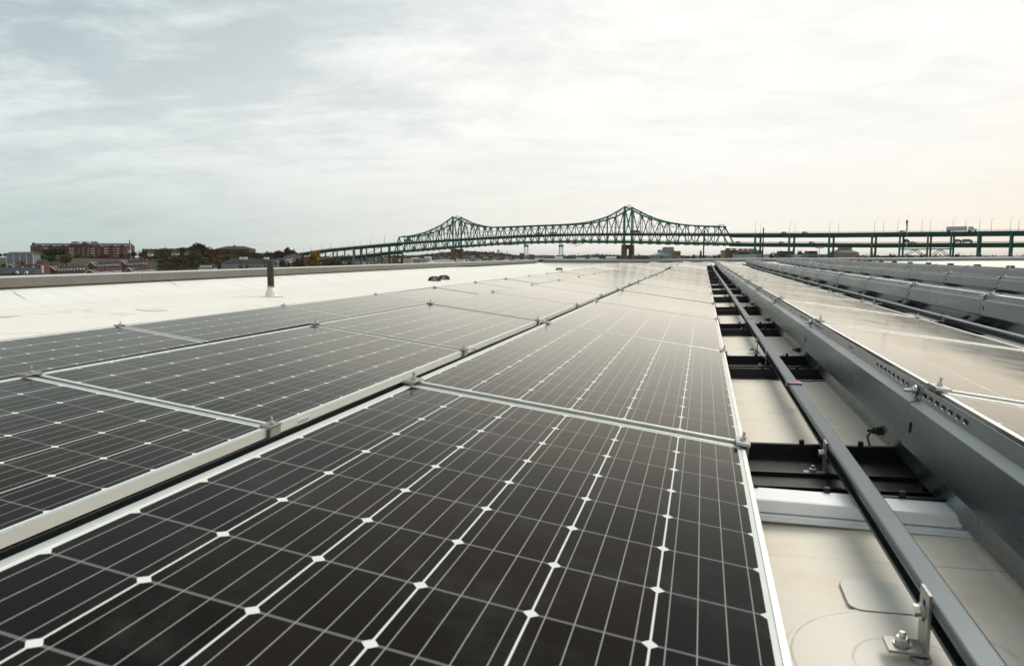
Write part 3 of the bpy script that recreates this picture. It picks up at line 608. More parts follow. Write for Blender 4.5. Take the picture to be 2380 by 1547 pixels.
# ---------------------------------------------------------------- trees
def leafq(mb, c, s, rg):
    a, b = rg.uniform(0, 6.28), rg.uniform(-.9, .9); u = Vector((math.cos(a), math.sin(a), b*.6)).normalized(); v = u.cross(Vector((rg.uniform(-1, 1), rg.uniform(-1, 1), rg.uniform(-.3, 1)))).normalized()
    p = Vector(c); k = rg.uniform(.6, 1.)
    mb.quad(p-u*s, p-v*s*k, p+u*s*.9, p+v*s*k)
def crown(rg, H, Rr, kind):
    mb = MB(); blobs = []
    if kind == 'cone':
        for k in range(26): f = k/25; blobs.append(((rg.uniform(-1, 1)*Rr*(1-f)*.75, rg.uniform(-1, 1)*Rr*(1-f)*.75, H*(.15+.83*f)), Rr*(.42-.26*f)))
    else:
        for k in range(24):
            a = rg.uniform(0, 6.28); f = rg.uniform(0, 1)**.6; el = rg.uniform(-.9, 1.35)
            blobs.append(((Rr*.68*f*math.cos(a)*math.cos(el), Rr*.68*f*math.sin(a)*math.cos(el), H*.55+H*.33*math.sin(el)*f), Rr*rg.uniform(.30, .48)))
    nn = 46 if kind != 'bare' else 14
    for c, r_ in blobs:
        for k in range(nn):
            d = Vector((rg.gauss(0, 1), rg.gauss(0, 1), rg.gauss(0, .85))).normalized()*r_*rg.uniform(.55, 1.03)
            leafq(mb, Vector(c)+d, rg.uniform(.38, .66) if kind != 'bare' else rg.uniform(.16, .26), rg)
    return mb
def trunk(rg, H, Rr, bare=False):
    mb = MB(); mb.lathe([(H*.032, -1.5), (H*.028, 0), (H*.02, H*.3), (H*.012, H*.6), (H*.004, H*.85)], 7)
    for k in range(9 if bare else 5):
        a = rg.uniform(0, 6.28); z = H*rg.uniform(.25, .5); q = (Rr*.7*math.cos(a), Rr*.7*math.sin(a), z+H*rg.uniform(.18, .38)); tube(mb, [(0, 0, z), (q[0]*.5, q[1]*.5, z*.4+q[2]*.6), q], H*.009, 5)
    return mb
TREES = {}
KT = dict(green=('leaf_green', 'round', 'green'), dark=('leaf_dark', 'round', 'dark green'), rust=('leaf_rust', 'round', 'rust-brown'), red=('leaf_red', 'round', 'dark red'), yellow=('leaf_yellow', 'round', 'golden yellow'),
          olive=('leaf_olive', 'round', 'olive'), pine=('leaf_dark', 'cone', 'dark pointed'), bare=('leaf_bare', 'bare', 'bare grey'))
for kn, (mt, kd, cn) in KT.items():
    TREES[kn] = []
    for q in range(2 if kn != 'yellow' else 1):
        rg = random.Random(hash(kn+str(q)) & 0 or (sum(map(ord, kn))*7+q)); H, Rr = (11, 4.6) if kd != 'cone' else (13, 3.4)
        t_ = thing('tree', 'x', 'tree'); crown(rg, H, Rr, kd).build('crown', mt, t_); trunk(rg, H, Rr, kn == 'bare').build('trunk', 'bark', t_); TREES[kn].append(remember(t_))
tu = set()
def tree(kn, px, ytop, dist, lab=None, wid=None, zb=None, group=None):
    pr = rnd.choice(TREES[kn]); top = at(px, ytop, dist); cyd = dist; xc = (px-1189.5)/F*dist/1.0055
    z0 = zb if zb is not None else hill(xc, dist)-.3
    H0 = 11.2 if kn != 'pine' else 13.; sc = max(.25, (top.z-z0)/H0); 
    if pr.name in tu: o = dup(pr)
    else: o = pr; tu.add(pr.name)
    sw = wid or min(max(sc, .85)*rnd.uniform(1.0, 1.4), 1.8)
    o.location = (top.x, top.y, z0); o.scale = (sw, sw, sc); o.rotation_euler = (0, 0, rnd.uniform(0, 6.28))
    o['label'] = lab or 'x'; o['category'] = 'tree'; o['group'] = group or 'autumn trees'
    return o
def hilltop_y(px): return lerp_tab([(0, 585), (25, 583), (75, 590), (330, 580), (345, 577), (380, 576), (410, 574), (440, 573), (462, 564), (472, 570), (486, 573), (500, 578), (580, 583), (620, 584), (650, 582), (667, 575), (680, 578), (690, 588), (705, 592)], px)
WOODS = 'trees crowded on the wooded slope between the brick apartments and the bridge'
kn_l = ['rust', 'green', 'olive', 'dark', 'rust', 'olive', 'dark', 'green', 'red']
regions = [('behind the grey townhouses at the left edge', 0, 74, 586, 920, 5), ]
for px in range(0, 74, 13): tree(rnd.choice(['dark', 'olive', 'green']), px+rnd.uniform(-3, 3), 587+rnd.uniform(-2, 3), 930, 'dark green tree behind the grey townhouses at the left edge', group='trees behind the grey townhouses')
cnt = 0
for row, (dist, dy, step) in enumerate([(930, 1, 9), (880, 8, 9.5), (845, 16, 10.5), (815, 26, 11), (790, 34, 13), (775, 41, 15)]):
    px = 326+rnd.uniform(0, 5)+(30 if row > 2 else 0)
    while px < 712:
        yt = hilltop_y(px)+dy+rnd.uniform(-2, 3)
        if not (512 < px < 648 and dy > 24) and yt < 630 and not (px < 372 and dy > 22) and not (640 < px < 708 and dy > 12) and not (706 < px):
            kn = rnd.choice(kn_l)
            if 340 < px < 372 and rnd.random() < .6: kn = 'rust'
            if 495 < px < 545 and rnd.random() < .5: kn = 'rust'
            tree(kn, px, yt, dist+rnd.uniform(-8, 8), '%s tree in the crowded woods on the slope right of the brick apartments' % KT[kn][2], group=WOODS); cnt += 1
        px += step*rnd.uniform(.8, 1.25)
SP = [('dark', 458, 563., 860, 1.6, 'tall dark round tree rising above the woods on the hill'), ('dark', 471, 567, 862, 1.2, 'dark tree leaning against the tallest tree of the hill'), ('red', 650, 580, 850, 1.6, 'dark red tree on the hill beside the left bridge approach'),
      ('dark', 668, 573.5, 840, 1.5, 'dark tree standing highest at the right end of the hill'), ('dark', 681, 578, 842, 1., 'dark tree at the very right end of the hill'), ('yellow', 730, 578.5, 640, 1.9, 'big golden yellow tree in front of the left bridge approach'),
      ('dark', 112, 576, 850, 1.9, 'dark tree in front of the left wing of the brick apartments'), ('dark', 137, 574.5, 852, 2.0, 'dark broad tree in front of the second bay of the brick apartments'), ('olive', 90, 588, 830, 1.9, 'olive tree below the left wing of the brick apartments'),
      ('green', 118, 590, 815, 2.0, 'green tree on the slope below the brick apartments'), ('olive', 152, 591, 812, 1.9, 'olive tree at the left end of the lawn'), ('green', 100, 606, 790, 1., 'green tree above the brick row houses below the lawn'),
      ('yellow', 108, 612, 776, .75, 'small yellow tree above the gabled row houses'), ('red', 179, 590.5, 885, .95, 'dark red tree before the middle bay of the brick apartments'), ('red', 214, 593, 885, .7, 'small dark red bush tree below the brick apartments'),
      ('red', 232, 592.5, 885, .75, 'second small dark red tree below the brick apartments'), ('red', 248, 592, 885, .75, 'third small dark red tree below the brick apartments'), ('red', 282, 587.5, 880, 1.0, 'dark red tree at the right end of the brick apartments'),
      ('dark', 310, 584, 880, 1.0, 'dark tree right of the white cupola'), ('bare', 322, 578, 900, 1.2, 'bare leafless tree right of the flagpole'), ('dark', 330, 590, 870, 1., 'dark tree at the left end of the woods'), ('red', 33, 583.5, 925, .9, 'red tree showing over the grey townhouses'),
      ('rust', 8, 612, 700, 1.0, 'rust-brown tree left of the brick row houses'), ('dark', 47, 605, 705, .8, 'dark tree in front of the grey townhouses'), ('red', 35, 630, 640, .6, 'small red tree in front of the grey slate roof'),
      ('rust', 216, 619, 766, .8, 'brown tree at the gable of the upper row houses'), ('olive', 240, 628, 740, .6, 'small olive tree among the row houses'), ('dark', 187, 629, 735, .6, 'small dark bush at the end of the lower row houses'),
      ('green', 702, 592, 660, 1.4, 'green tree left of the golden tree'), ('rust', 688, 598, 640, 1.2, 'rust tree between the white townhouses and the golden tree'), ('olive', 757, 596, 620, 1.3, 'olive tree right of the golden tree'), ('rust', 772, 599, 610, 1.3, 'rust-brown low tree under the left viaduct'),
      ('green', 790, 601, 600, 1.3, 'green low tree under the left viaduct'), ('green', 814, 603, 600, 1.3, 'green bushy tree beside the concrete column'), ('green', 833, 607, 600, .8, 'last green bush before the concrete column'), ('rust', 668, 606, 620, .8, 'rust tree in front of the white townhouses'),
      ('dark', 655, 602, 610, .8, 'dark tree right of the vent pipe'), ('rust', 575, 613, 600, .5, 'orange bush before the grey stone building'), ('rust', 560, 614, 600, .5, 'low orange bush before the grey stone building')]
for kn, px, yt, di, wd, lab in SP: tree(kn, px, yt, di, lab, wd)
# right-hand trees
SPR = [('rust', 1427, 594, 900, 'rust tree left of the grey mill', .7), ('olive', 990, 597, 1500, 'olive tree beyond the left truss pier', 1.2), ('green', 960, 598, 1500, 'green tree beyond the left truss pier', 1.4), ('green', 930, 600, 1450, 'green tree just right of the outer left pier', 1.4),
       ('green', 1100, 600, 1300, 'green tree right of the left main pier', 1.), ('dark', 1390, 592, 1900, 'dark tree on the skyline left of the right main pier', 1.5), ('dark', 1320, 595, 1900, 'dark tree on the skyline right of the lift towers', 1.4), ('rust', 1600, 592.5, 900, 'rust tree right of the tan tower', .9), ('dark', 1612, 591.5, 880, 'dark tree left of the black pole', .9),
       ('rust', 1660, 592, 900, 'rust tree left of the outer right pier', 1.0), ('rust', 1672, 590, 900, 'brown tree against the outer right pier', 1.0), ('rust', 1795, 585, 750, 'brown tree below the first right viaduct bent', 1.0), ('olive', 1784, 589, 740, 'olive tree left of the rusty pole', .9), ('dark', 1814, 582, 750, 'dark tree above the dark office block', 1.0),
       ('bare', 1826, 581, 740, 'bare tree above the dark office block', 1.0), ('green', 1838, 583.5, 750, 'green tree near the second right viaduct bent', 1.), ('dark', 1858, 581, 720, 'dark spreading tree above the blue warehouses', 1.2), ('olive', 1876, 582.5, 720, 'olive tree above the blue warehouses', 1.1), ('olive', 1893, 584, 720, 'olive tree left of the floodlight mast', 1.),
       ('olive', 1906, 586, 720, 'low olive tree right of the floodlight mast', 1.), ('yellow', 1925, 591, 650, 'yellowish tree left of the school', .8), ('dark', 1936, 583, 720, 'dark tree just left of the school', .9), ('olive', 1992, 590, 640, 'olive tree in front of the school corner', .8), ('bare', 2013, 586, 640, 'bare tree right of the school', .8),
       ('olive', 2056, 588, 700, 'olive tree right of the fourth right bent', .9), ('olive', 2072, 587, 700, 'olive tree left of the fifth right bent', .9), ('green', 2115, 587.5, 700, 'green tree right of the fifth right bent', .9), ('red', 2130, 590, 700, 'red tree left of the braced viaduct frame', .8), ('green', 2140, 587, 700, 'green tree just left of the braced viaduct frame', .8),
       ('dark', 2225, 588, 700, 'dark tree right of the braced viaduct frame', .9), ('olive', 2240, 588, 700, 'olive tree right of the braced viaduct frame', .9), ('olive', 2290, 591, 700, 'olive tree left of the last right bent', 1.), ('olive', 2318, 590.5, 700, 'low olive tree before the last right bent', 1.), ('dark', 1950, 597, 600, 'dark bush left of the school', .6)]
for kn, px, yt, di, lab, wd in SPR: tree(kn, px, yt, di, lab, wd, zb=GZ)
for kn, l in TREES.items():
    for p in l:
        if p.name not in tu:
            for c, gs in KIDS[p.name]: D.objects.remove(c)
            D.objects.remove(p)
# far woods: masses nobody could count
def woods(pts, dist, depth, n_, s, seed, lab):
    rg = random.Random(seed); mb = MB(); x0, x1 = pts[0][0], pts[-1][0]
    for k in range(n_):
        px = rg.uniform(x0, x1); f = rg.random()**.55; p = at(px, lerp_tab(pts, px), dist); zt = GZ+(p.z-GZ)*f; e = at(px, 597, dist-depth*(1-f)*.95)
        r_ = rg.uniform(.6, 1.3)*s*1.6; nq = 14
        for q in range(nq):
            d = Vector((rg.gauss(0, 1), rg.gauss(0, 1), abs(rg.gauss(0, .9)))).normalized()*r_*rg.uniform(.6, 1.05)
            leafq(mb, (e.x+d.x*1.5, e.y+d.y, zt+d.z*.8-s*.5), s*rg.uniform(.28, .5), rg)
    o = mb.build('woods', 'leaf_far'); o['kind'] = 'stuff'; return tag(o, lab, 'woods')
woods(RA, 2500, 480, 1500, 6, 3, 'far wooded hill seen between the left truss piers')
woods(RB, 4200, 650, 3000, 8, 4, 'distant low wooded skyline behind the bridge')
woods([(1320, 599), (1380, 594), (1460, 596), (1530, 595.5), (1600, 596), (1680, 594), (1900, 595), (2100, 596), (2400, 596)], 1500, 200, 1300, 4.5, 5, 'low belt of trees behind the waterfront buildings')
rg_ = random.Random(21)
for mt_, lab_, n_ in (('leaf_olive', 'olive undergrowth covering the wooded slope', 900), ('leaf_rust', 'rust-brown undergrowth covering the wooded slope', 700)):
    mb = MB()
    for k in range(n_):
        dist = rg_.uniform(700, 935); px = rg_.uniform(352, 716)
        if dist < 860 and px < 372: continue
        xc = (px-1189.5)/F*dist/1.0055; h = hill(xc, dist)
        for q in range(16):
            p = Wc(xc+rg_.gauss(0, 2.4), dist+rg_.gauss(0, 2.4), h+abs(rg_.gauss(0, 2.2))); leafq(mb, p, rg_.uniform(.6, 1.1), rg_)
    o = mb.build('undergrowth', mt_); o['kind'] = 'stuff'; tag(o, lab_, 'undergrowth')
# ---------------------------------------------------------------- buildings
def win(parent, w_, h_, pts, ry=0., mat='window_glass', frame='trim_white', sill=False):
    me = None
    for x, y, z in pts:
        if me is None:
            mb = MB(); mb.box(-w_/2, w_/2, -.06, .04, 0, h_); o = mb.build('window', frame, parent, (x, y, z)); me = o
            mb = MB(); mb.box(-w_/2+.14, w_/2-.14, -.09, -.06, .14, h_-.14); g = mb.build('pane', mat, o); gg = g
        else:
            o = me.copy(); COL.objects.link(o); o.location = (x, y, z); g = gg.copy(); COL.objects.link(g); g.parent = o
def facing(px, py, dist, turn=0.):
    p = at(px, py, dist); return p, YAW+turn
def gable_roof(w_, d_, z0, z1, ov=.4, axis='x'):
    mb = MB()
    if axis == 'x': mb.prism([(-ov, z0-.15), (d_+ov, z0-.15), (d_+ov, z0+.1), (d_/2, z1), (-ov, z0+.1)], -ov, w_+ov, 'x')
    else: mb.prism([(-ov, z0-.15), (w_+ov, z0-.15), (w_+ov, z0+.1), (w_/2, z1), (-ov, z0+.1)], -ov, d_+ov, 'y')
    return mb
def hip_roof(w_, d_, z0, z1, ov=.5, ins=None):
    ins = ins or d_*.45; mb = MB()
    mb.hexa([(-ov, -ov, z0), (w_+ov, -ov, z0), (w_+ov, d_+ov, z0), (-ov, d_+ov, z0), (ins, d_/2-.3, z1), (w_-ins, d_/2-.3, z1), (w_-ins, d_/2+.3, z1), (ins, d_/2+.3, z1)]); return mb
def block(name, lab, px0, px1, ytop, dist, depth, wall, roof=None, ridge=0., turn=0., nwx=0, nwz=0, ww=1.3, wh=1.8, zb=None, flat='dark_roof', group=None, cat='building', hip=False, wmat='window_glass', fr='trim_white', zlow=None):
    p0, p1 = at(px0, ytop, dist), at(px1, ytop, dist); w_ = (p1-p0).length; xc = ((px0+px1)/2-1189.5)/F*dist
    z0 = zb if zb is not None else hill(xc, dist)-1.; H = p0.z-z0
    t_ = thing(name, lab, cat, (p0.x, p0.y, z0), YAW+turn, group)
    MB().box(0, w_, 0, depth, 0, H).build('wall', wall, t_)
    if hip: hip_roof(w_, depth, H, H+ridge).build('roof', roof, t_)
    elif roof: gable_roof(w_, depth, H, H+ridge).build('roof', roof, t_)
    else: MB().box(-.25, w_+.25, -.25, depth+.25, H+.002, H+.5).build('roof', flat, t_)
    if nwx:
        zv = max(0., (zlow if zlow is not None else 1.5)); pts = []
        for j in range(nwz):
            for i in range(nwx): pts.append((w_*(i+.5)/nwx, -.03, zv+(H-zv)*(j+.35)/nwz))
        win(t_, ww, wh, pts[:100], mat=wmat, frame=fr)
    return t_, w_, H
# --- brick apartments on the hill
P = at(70, 572.5, 900); Pe = at(295, 572.5, 900); wA = (Pe-P).length; zb = hill(-560, 900)-1; HA = P.z-zb
t_ = thing('apartment_building', 'long brick apartment block with gabled bays and slate roof on the hilltop lawn', 'building', (P.x, P.y, zb), YAW)
MB().box(0, wA, 0, 18, 0, HA).build('wall', 'brick_red', t_)
gable_roof(wA, 18, HA, HA+3.9).build('roof', 'slate_roof', t_)
MB().box(wA*.41, wA*.645, -1.5, 17, HA, HA+2.2).build('wall', 'brick_red', t_)
mb = MB(); mb.prism([(-2.2, HA+2.2), (17.6, HA+2.2), (8, HA+6.2)], wA*.405, wA*.65, 'x'); mb.build('roof', 'slate_roof', t_)
for f in (.50, .595): MB().box(wA*f-1.6, wA*f+1.6, 1., 5., HA+3.5, HA+6.).build('dormer', 'trim_white', t_)
MB().box(1., 3.2, 2, 5, HA, HA+4.5).build('chimney', 'brick_dark', t_)
for i, f in enumerate((.115, .23, .355, .58, .72, .86, .965)):
    wb = 8.2 if i != 3 else 12.
    mb = MB(); x = wA*f; h = HA+(2.2 if i == 3 else 0)
    mb.box(x-wb/2, x+wb/2, -2.2, 0, 0, h-.6); c = mb.build('bay', 'brick_red', t_)
    MB().prism([(x-wb/2-.4, h-.6), (x+wb/2+.4, h-.6), (x, h+2.4)], -2.6, 4., 'y').build('gable', 'slate_roof', c)
    MB().prism([(x-wb/2-.1, h-.5), (x+wb/2+.1, h-.5), (x, h+1.9)], -2.75, -2.605, 'y').build('pediment', 'brick_red', c)
for i, f in enumerate((.175, .30, .43, .65, .79, .915)):
    x = wA*f
    for q in range(5):
        z = 3.0+q*3.05
        if z < HA-1.5: c = MB().box(x-2.6, x+2.6, -1.9, -.002, z, z+.22).build('balcony', 'trim_white', t_); MB().box(x-2.6, x+2.6, -1.9, -1.82, z+.5, z+1.15).build('railing', 'trim_white', c)
pts = []
for q in range(5):
    for i in range(19):
        x = wA*(.02+.96*i/18); pts.append((x, -2.24 if any(abs(x-wA*f) < 4.1 for f in (.115, .23, .355, .58, .72, .86, .965)) else -.03, 3.1+q*3.05))
win(t_, 1.5, 1.7, [p for p in pts if p[2] < HA-1.6][:95])
MB().lathe([(2.0, HA-3), (2.0, HA-.3), (1.2, HA+.6)], 16, (wA*.58, -2.3, 0), 'z').build('arch_window', 'window_glass', t_)
# cupola house and flagpole
t_, w_, H = block('chapel_house', 'small brick house with a white cupola at the right end of the apartments', 295, 303, 589.5, 890, 8, 'brick_dark', 'slate_roof', 2.6)
MB().box(1, 3, 2, 4, H+.5, H+4).build('cupola', 'trim_white', t_); MB().lathe([(1.3, H+4), (.2, H+6.4)], 8, (2, 3, 0)).build('spire', 'slate_roof', t_)
def flagpole(px, ytop, ybase, dist, lab, r_, fy0, fy1, zb):
    p = at(px, ytop, dist); t_ = thing('flagpole', lab, 'flagpole', (p.x, p.y, zb), YAW); H = p.z-zb
    MB().lathe([(r_, 0), (r_*.6, H), (r_*.9, H+.1), (0.02, H+.5)], 8).build('pole', 'trim_white', t_)
    za, zc = at(px, fy0, dist).z-zb, at(px, fy1, dist).z-zb; mb = MB(); n_ = 8
    for c in range(3):
        pass
    pts = []
    for j in range(n_+1):
        z = zc+(za-zc)*j/n_; wv = (.9 if r_ > .2 else .5)+.2*math.sin(j*1.7); pts.append((z, wv))
    for (z0_, w0), (z1_, w1) in zip(pts, pts[1:]): mb.hexa([(-.2-w0*.9, -.25, z0_), (-.1, -.35, z0_), (-.1, .3, z0_), (-.2-w0*.9, .2, z0_), (-.2-w1*.9, -.3, z1_), (-.1, -.25, z1_), (-.1, .25, z1_), (-.2-w1*.9, .3, z1_)])
    f_ = mb.build('flag', 'flag_red', t_); MB().box(-1.0, -.05, -.38, .38, za-(za-zc)*.3, za+.1).build('canton', 'flag_blue', f_)
flagpole(302, 556, 597, 880, 'white flagpole with a limp flag beside the brick apartments', .35, 558, 567, hill(-460, 880)-.5)
# --- grey townhouses, far left
t_, w_, H = block('townhouse_row', 'grey sided townhouse row with white trim at the left edge of the view', 15, 76.5, 590.5, 760, 12, 'grey_siding', 'slate_roof', 2.3, nwx=10, nwz=3, ww=1.5, wh=1.7)
for q in range(5): MB().box(w_*q/4-.2, w_*q/4+.2, -.3, -.002, 0, H).build('downpipe', 'trim_white', t_)
for q in (.1, .35, .6, .85): MB().box(w_*q-2.4, w_*q+2.4, -2.4, -.302, 4.6, 6.0).build('balcony', 'trim_white', t_)
# --- brick row houses below the lawn
def rowhouse(lab, px0, px1, yeave, ygab, dist, segs=3, roof='slate_roof', chim=5, dorm=8, wall='brick_red', zb=None):
    """gable end at the left, long dormered front facing us, stepping up to the right"""
    p0, p1 = at(px0, yeave, dist), at(px1, yeave, dist); w_ = (p1-p0).length; z0 = zb if zb is not None else GZ-.5
    rid = at(px0, ygab, dist).z-z0; H = p0.z-z0
    t_ = thing('row_house', lab, 'row house', (p0.x, p0.y, z0), YAW, 'brick row houses below the hill')
    ge = w_*.30; dp = 9.
    # gable-end block turned to us
    MB().box(0, ge, -2, dp, 0, H).build('wall', wall, t_)
    mb = MB(); mb.prism([(-.4, H-.1), (ge+.4, H-.1), (ge/2, rid)], -2.4, dp, 'y'); mb.build('roof', roof, t_)
    MB().prism([(.1, H-.1), (ge-.1, H-.1), (ge/2, rid-.5)], -2.55, -2.405, 'y').build('gable', wall, t_)
    for sgn in (0, 1): MB().beam((-.4 if sgn == 0 else ge+.4, -2.7, H-.1), (ge/2, -2.7, rid+.05), .3, .35).build('verge', 'trim_white', t_)
    sw = (w_-ge)/segs
    for q in range(segs):
        x0 = ge+q*sw; h = H-.9+q*.45
        MB().box(x0+(.002 if q else 0), x0+sw, -1.0, dp-.5, 0, h).build('wall', wall, t_)
        mb = MB(); mb.prism([(-1.3, h-.05), (dp-.2, h-.05), (dp/2, rid-.3+q*.3)], x0, x0+sw-.02, 'x'); mb.build('roof', roof, t_)
    for q in range(dorm):
        x = ge+(w_-ge)*(q+.5)/dorm; h = H-.9+int((q+.5)/dorm*segs)*.45
        c = MB().box(x-.62, x+.62, -.7, 1.6, h+.3, h+2.1).build('dormer', 'trim_white', t_); MB().box(x-.36, x+.36, -.76, -.7, h+.65, h+1.7).build('pane', 'window_glass', c)
    for q in range(chim):
        x = ge*.8+(w_-ge*.8)*(q+.3)/chim; MB().box(x-.7, x+.7, dp/2-1, dp/2+.8, rid-2, rid+1.5+q*.12).build('chimney', 'chimney_brick', t_)
    pts = [(ge+(w_-ge)*(q+.5)/(dorm+2), -1.03, H-.9-dz) for q in range(dorm+2) for dz in (2.3, 5.2, 8.0)]; win(t_, 1.15, 1.6, [p for p in pts if p[2] > 2]+[(ge*.2, -2.03, H-4), (ge*.8, -2.03, H-4)])
rowhouse('brick row house with white dormers, third step down the lawn, left of the upper rows', 106, 197, 628.5, 618, 700, 3, chim=6, dorm=9)
rowhouse('upper brick row house with white dormers in the middle of the lawn', 203, 277, 618.5, 608, 760, 3, chim=6, dorm=9)
rowhouse('highest brick row house with white dormers, nearest the woods', 276.5, 341, 615.5, 604.5, 770, 3, chim=6, dorm=8)
rowhouse('lowest brick row house whose dormers show just above the parapet, middle of the group', 200, 281, 634.5, 627, 690, 3, chim=6, dorm=10)
rowhouse('brick row house just above the parapet at the right end of the group', 292, 358, 631.5, 622.5, 700, 3, chim=6, dorm=9)
rowhouse('tall brick row house with a brown roof and three chimneys at the left', 17, 90, 623, 613.5, 690, 2, roof='brown_roof', chim=4, dorm=2)
t_, w_, H = block('row_house', 'tall narrow brick house end with white bay windows at the left group', 84, 101, 610, 680, 9, 'brick_red', 'brown_roof', 3., nwx=3, nwz=3, ww=1.2, wh=1.8)
MB().box(w_-1.8, w_-.2, -1., -.1, 4, 11).build('bay_window', 'trim_white', t_)
t_, w_, H = block('long_house', 'long low house under a grey slate roof with small white gable dormers at lower left', -6, 79, 636.5, 640, 11, 'brick_dark', 'slate_roof', 5.6)
for q in (.53, .79): c = MB().prism([(w_*q-1.3, H), (w_*q+1.3, H), (w_*q+1.3, H+1.3), (w_*q, H+2.3), (w_*q-1.3, H+1.3)], -.6, 3., 'y').build('dormer', 'trim_white', t_); MB().box(w_*q-.6, w_*q+.6, -.68, -.6, H+.3, H+1.5).build('pane', 'window_glass', c)
# --- buildings in the woods
block('apartment_building', 'low dark brick block peeping over the woods on the hill', 330, 387, 580, 960, 14, 'brick_dark', None, nwx=9, nwz=1, zlow=12)
t_, w_, H = block('hall_building', 'wide building with a shallow dark hipped roof on the wooded hilltop', 500, 579, 578.5, 960, 24, 'brick_dark', 'dark_roof', 3.8, hip=True)
MB().box(w_*.45, w_*.5, 10, 13, H+3, H+5).build('chimney', 'dark_roof', t_)
for i, (a, b, y_) in enumerate([(342, 352, 588), (398, 410, 588), (428, 440, 589)]): 
    t_, w_, H = block('house', ['small red-gabled house half hidden left in the woods', 'small house roof half hidden in the middle of the woods', 'small pale-gabled house half hidden near the tallest tree'][i], a, b, y_, 870, 8, 'pale_wall', 'brown_roof', 3.); MB().box(w_*.2, w_*.35, 2, 4, H, H+4.6).build('chimney', 'chimney_brick', t_)
t_, w_, H = block('house', 'low grey-roofed house with white dormers just above the parapet left of the stone building', 460, 496, 622.5, 690, 9, 'pale_wall', 'dark_roof', 3.4)
for q in (.2, .4, .6, .8): MB().box(w_*q-.7, w_*q+.7, -.2, 2, H+.4, H+2.).build('dormer', 'trim_white', t_)
t_, w_, H = block('stone_building', 'long grey stone building with a hipped dark roof behind the vent pipe', 514, 645, 612.5, 620, 14, 'stone_grey', 'dark_roof', 4.2, hip=True, nwx=15, nwz=2, ww=1.5, wh=2.0, zlow=4)
for a, b in ((.27, .33), (.335, .38), (.385, .42)): MB().lathe([(1.1, H+3.4), (1.1, H+5.6)], 12, (w_*(a+b)/2, 6, 0)).build('roof_unit', 'trim_white', t_)
MB().box(w_*.72, w_*.80, 5, 8, H+3.5, H+5.3).build('roof_unit', 'trim_white', t_)
for q in (.2, .34, .48, .62, .76, .9): MB().prism([(w_*q-1.5, H+.4), (w_*q+1.5, H+.4), (w_*q, H+1.7)], 1, 6, 'y').build('dormer', 'dark_roof', t_)
for q in (.1, .35, .55, .78): MB().box(w_*q-.12, w_*q+.12, -.25, -.05, 0, H).build('downpipe', 'dark_gap', t_)
for i, (a, b, y_) in enumerate([(659, 667, 602), (667, 676, 600), (676, 685, 598.5), (685, 697, 600.5)]):
    t_, w_, H = block('townhouse', ['first', 'second', 'third', 'fourth'][i]+' from the left of four white gabled townhouses left of the golden tree', a, b, y_, 660, 9, 'trim_white', 'slate_roof', 2.8, nwx=2, nwz=3, ww=1., wh=1.4, group='white gabled townhouses', zlow=5)
    MB().box(w_*.4, w_*.6, 4, 5.5, H+1.5, H+4.2).build('chimney', 'chimney_brick', t_)
block('house', 'tiny pale house with a slate roof right of the vent pipe', 641, 656, 608, 640, 8, 'pale_wall', 'slate_roof', 3., nwx=3, nwz=1)
# --- middle distance
block('office_tower', 'dark slab tower left of the first lift tower', 1207, 1218.5, 589, 1500, 14, 'tower_blue', nwx=4, nwz=6, ww=2.2, wh=1.2, zb=GZ, fr='grey_siding', zlow=10); block('office_tower', 'dark blue slab tower right of the first lift tower', 1228.5, 1241.5, 592, 1500, 14, 'tower_blue', nwx=5, nwz=5, ww=2.2, wh=1.2, zb=GZ, fr='pale_blue_siding', zlow=10)
block('water_tower', 'pale square tower on the crest of the far wooded hill', 1155, 1160.5, 580.5, 2450, 8, 'pale_wall', zb=GZ, cat='tower')
def lift(px, lab):
    p = at(px, 568, 1500); t_ = thing('lift_tower', lab, 'lift bridge tower', (p.x, p.y, GZ), YAW, 'lift bridge towers'); H = p.z-GZ
    for sx_ in (-3.6, 3.6):
        for sy_ in (-3.6, 3.6): MB().box(sx_-.55, sx_+.55, sy_-.55, sy_+.55, 0, H-5).build('leg', 'lift_steel', t_)
    mb = MB(); n_ = 6; st_ = (H-6)/n_
    for q in range(n_):
        z = q*st_
        for sy_ in (-3.6, 3.6): mb.beam((-3.6, sy_, z), (3.6, sy_, z+st_), .5); mb.beam((3.6, sy_, z), (-3.6, sy_, z+st_), .5); mb.beam((-3.6, sy_, z+st_), (3.6, sy_, z+st_), .4)
        for sx_ in (-3.6, 3.6): mb.beam((sx_, -3.6, z), (sx_, 3.6, z+st_), .4)
    mb.build('bracing', 'lift_steel', t_); MB().box(-5, 5, -5, 5, H-5, H-1.2).build('machine_house', 'lift_house', t_); MB().prism([(-4.6, H-1.2), (4.6, H-1.2), (4., H), (-4., H)], -4.6, 4.6, 'y').build('roof', 'lift_steel', t_)
lift(1222.5, 'left one of two pale steel lift bridge towers below the main span'); lift(1303.5, 'right one of two pale steel lift bridge towers below the main span')
t_, w_, H = block('mill_building', 'tall grey corrugated mill with a stepped gable right of the main pier', 1535.5, 1566, 583, 620, 14, 'corrugated', 'corrugated', 1.2, zb=GZ, nwx=1, nwz=1, fr='dark_gap')
MB().prism([(w_*.32, H), (w_+.2, H), (w_+.2, H+2.4), (w_*.92, H+2.9), (w_*.42, H+2.9), (w_*.32, H+2.2)], 1, 12, 'y').build('penthouse', 'corrugated', t_)
MB().box(w_*.30, w_+.4, .6, 12.4, H+2.95, H+3.2).build('penthouse_roof', 'rust', t_)
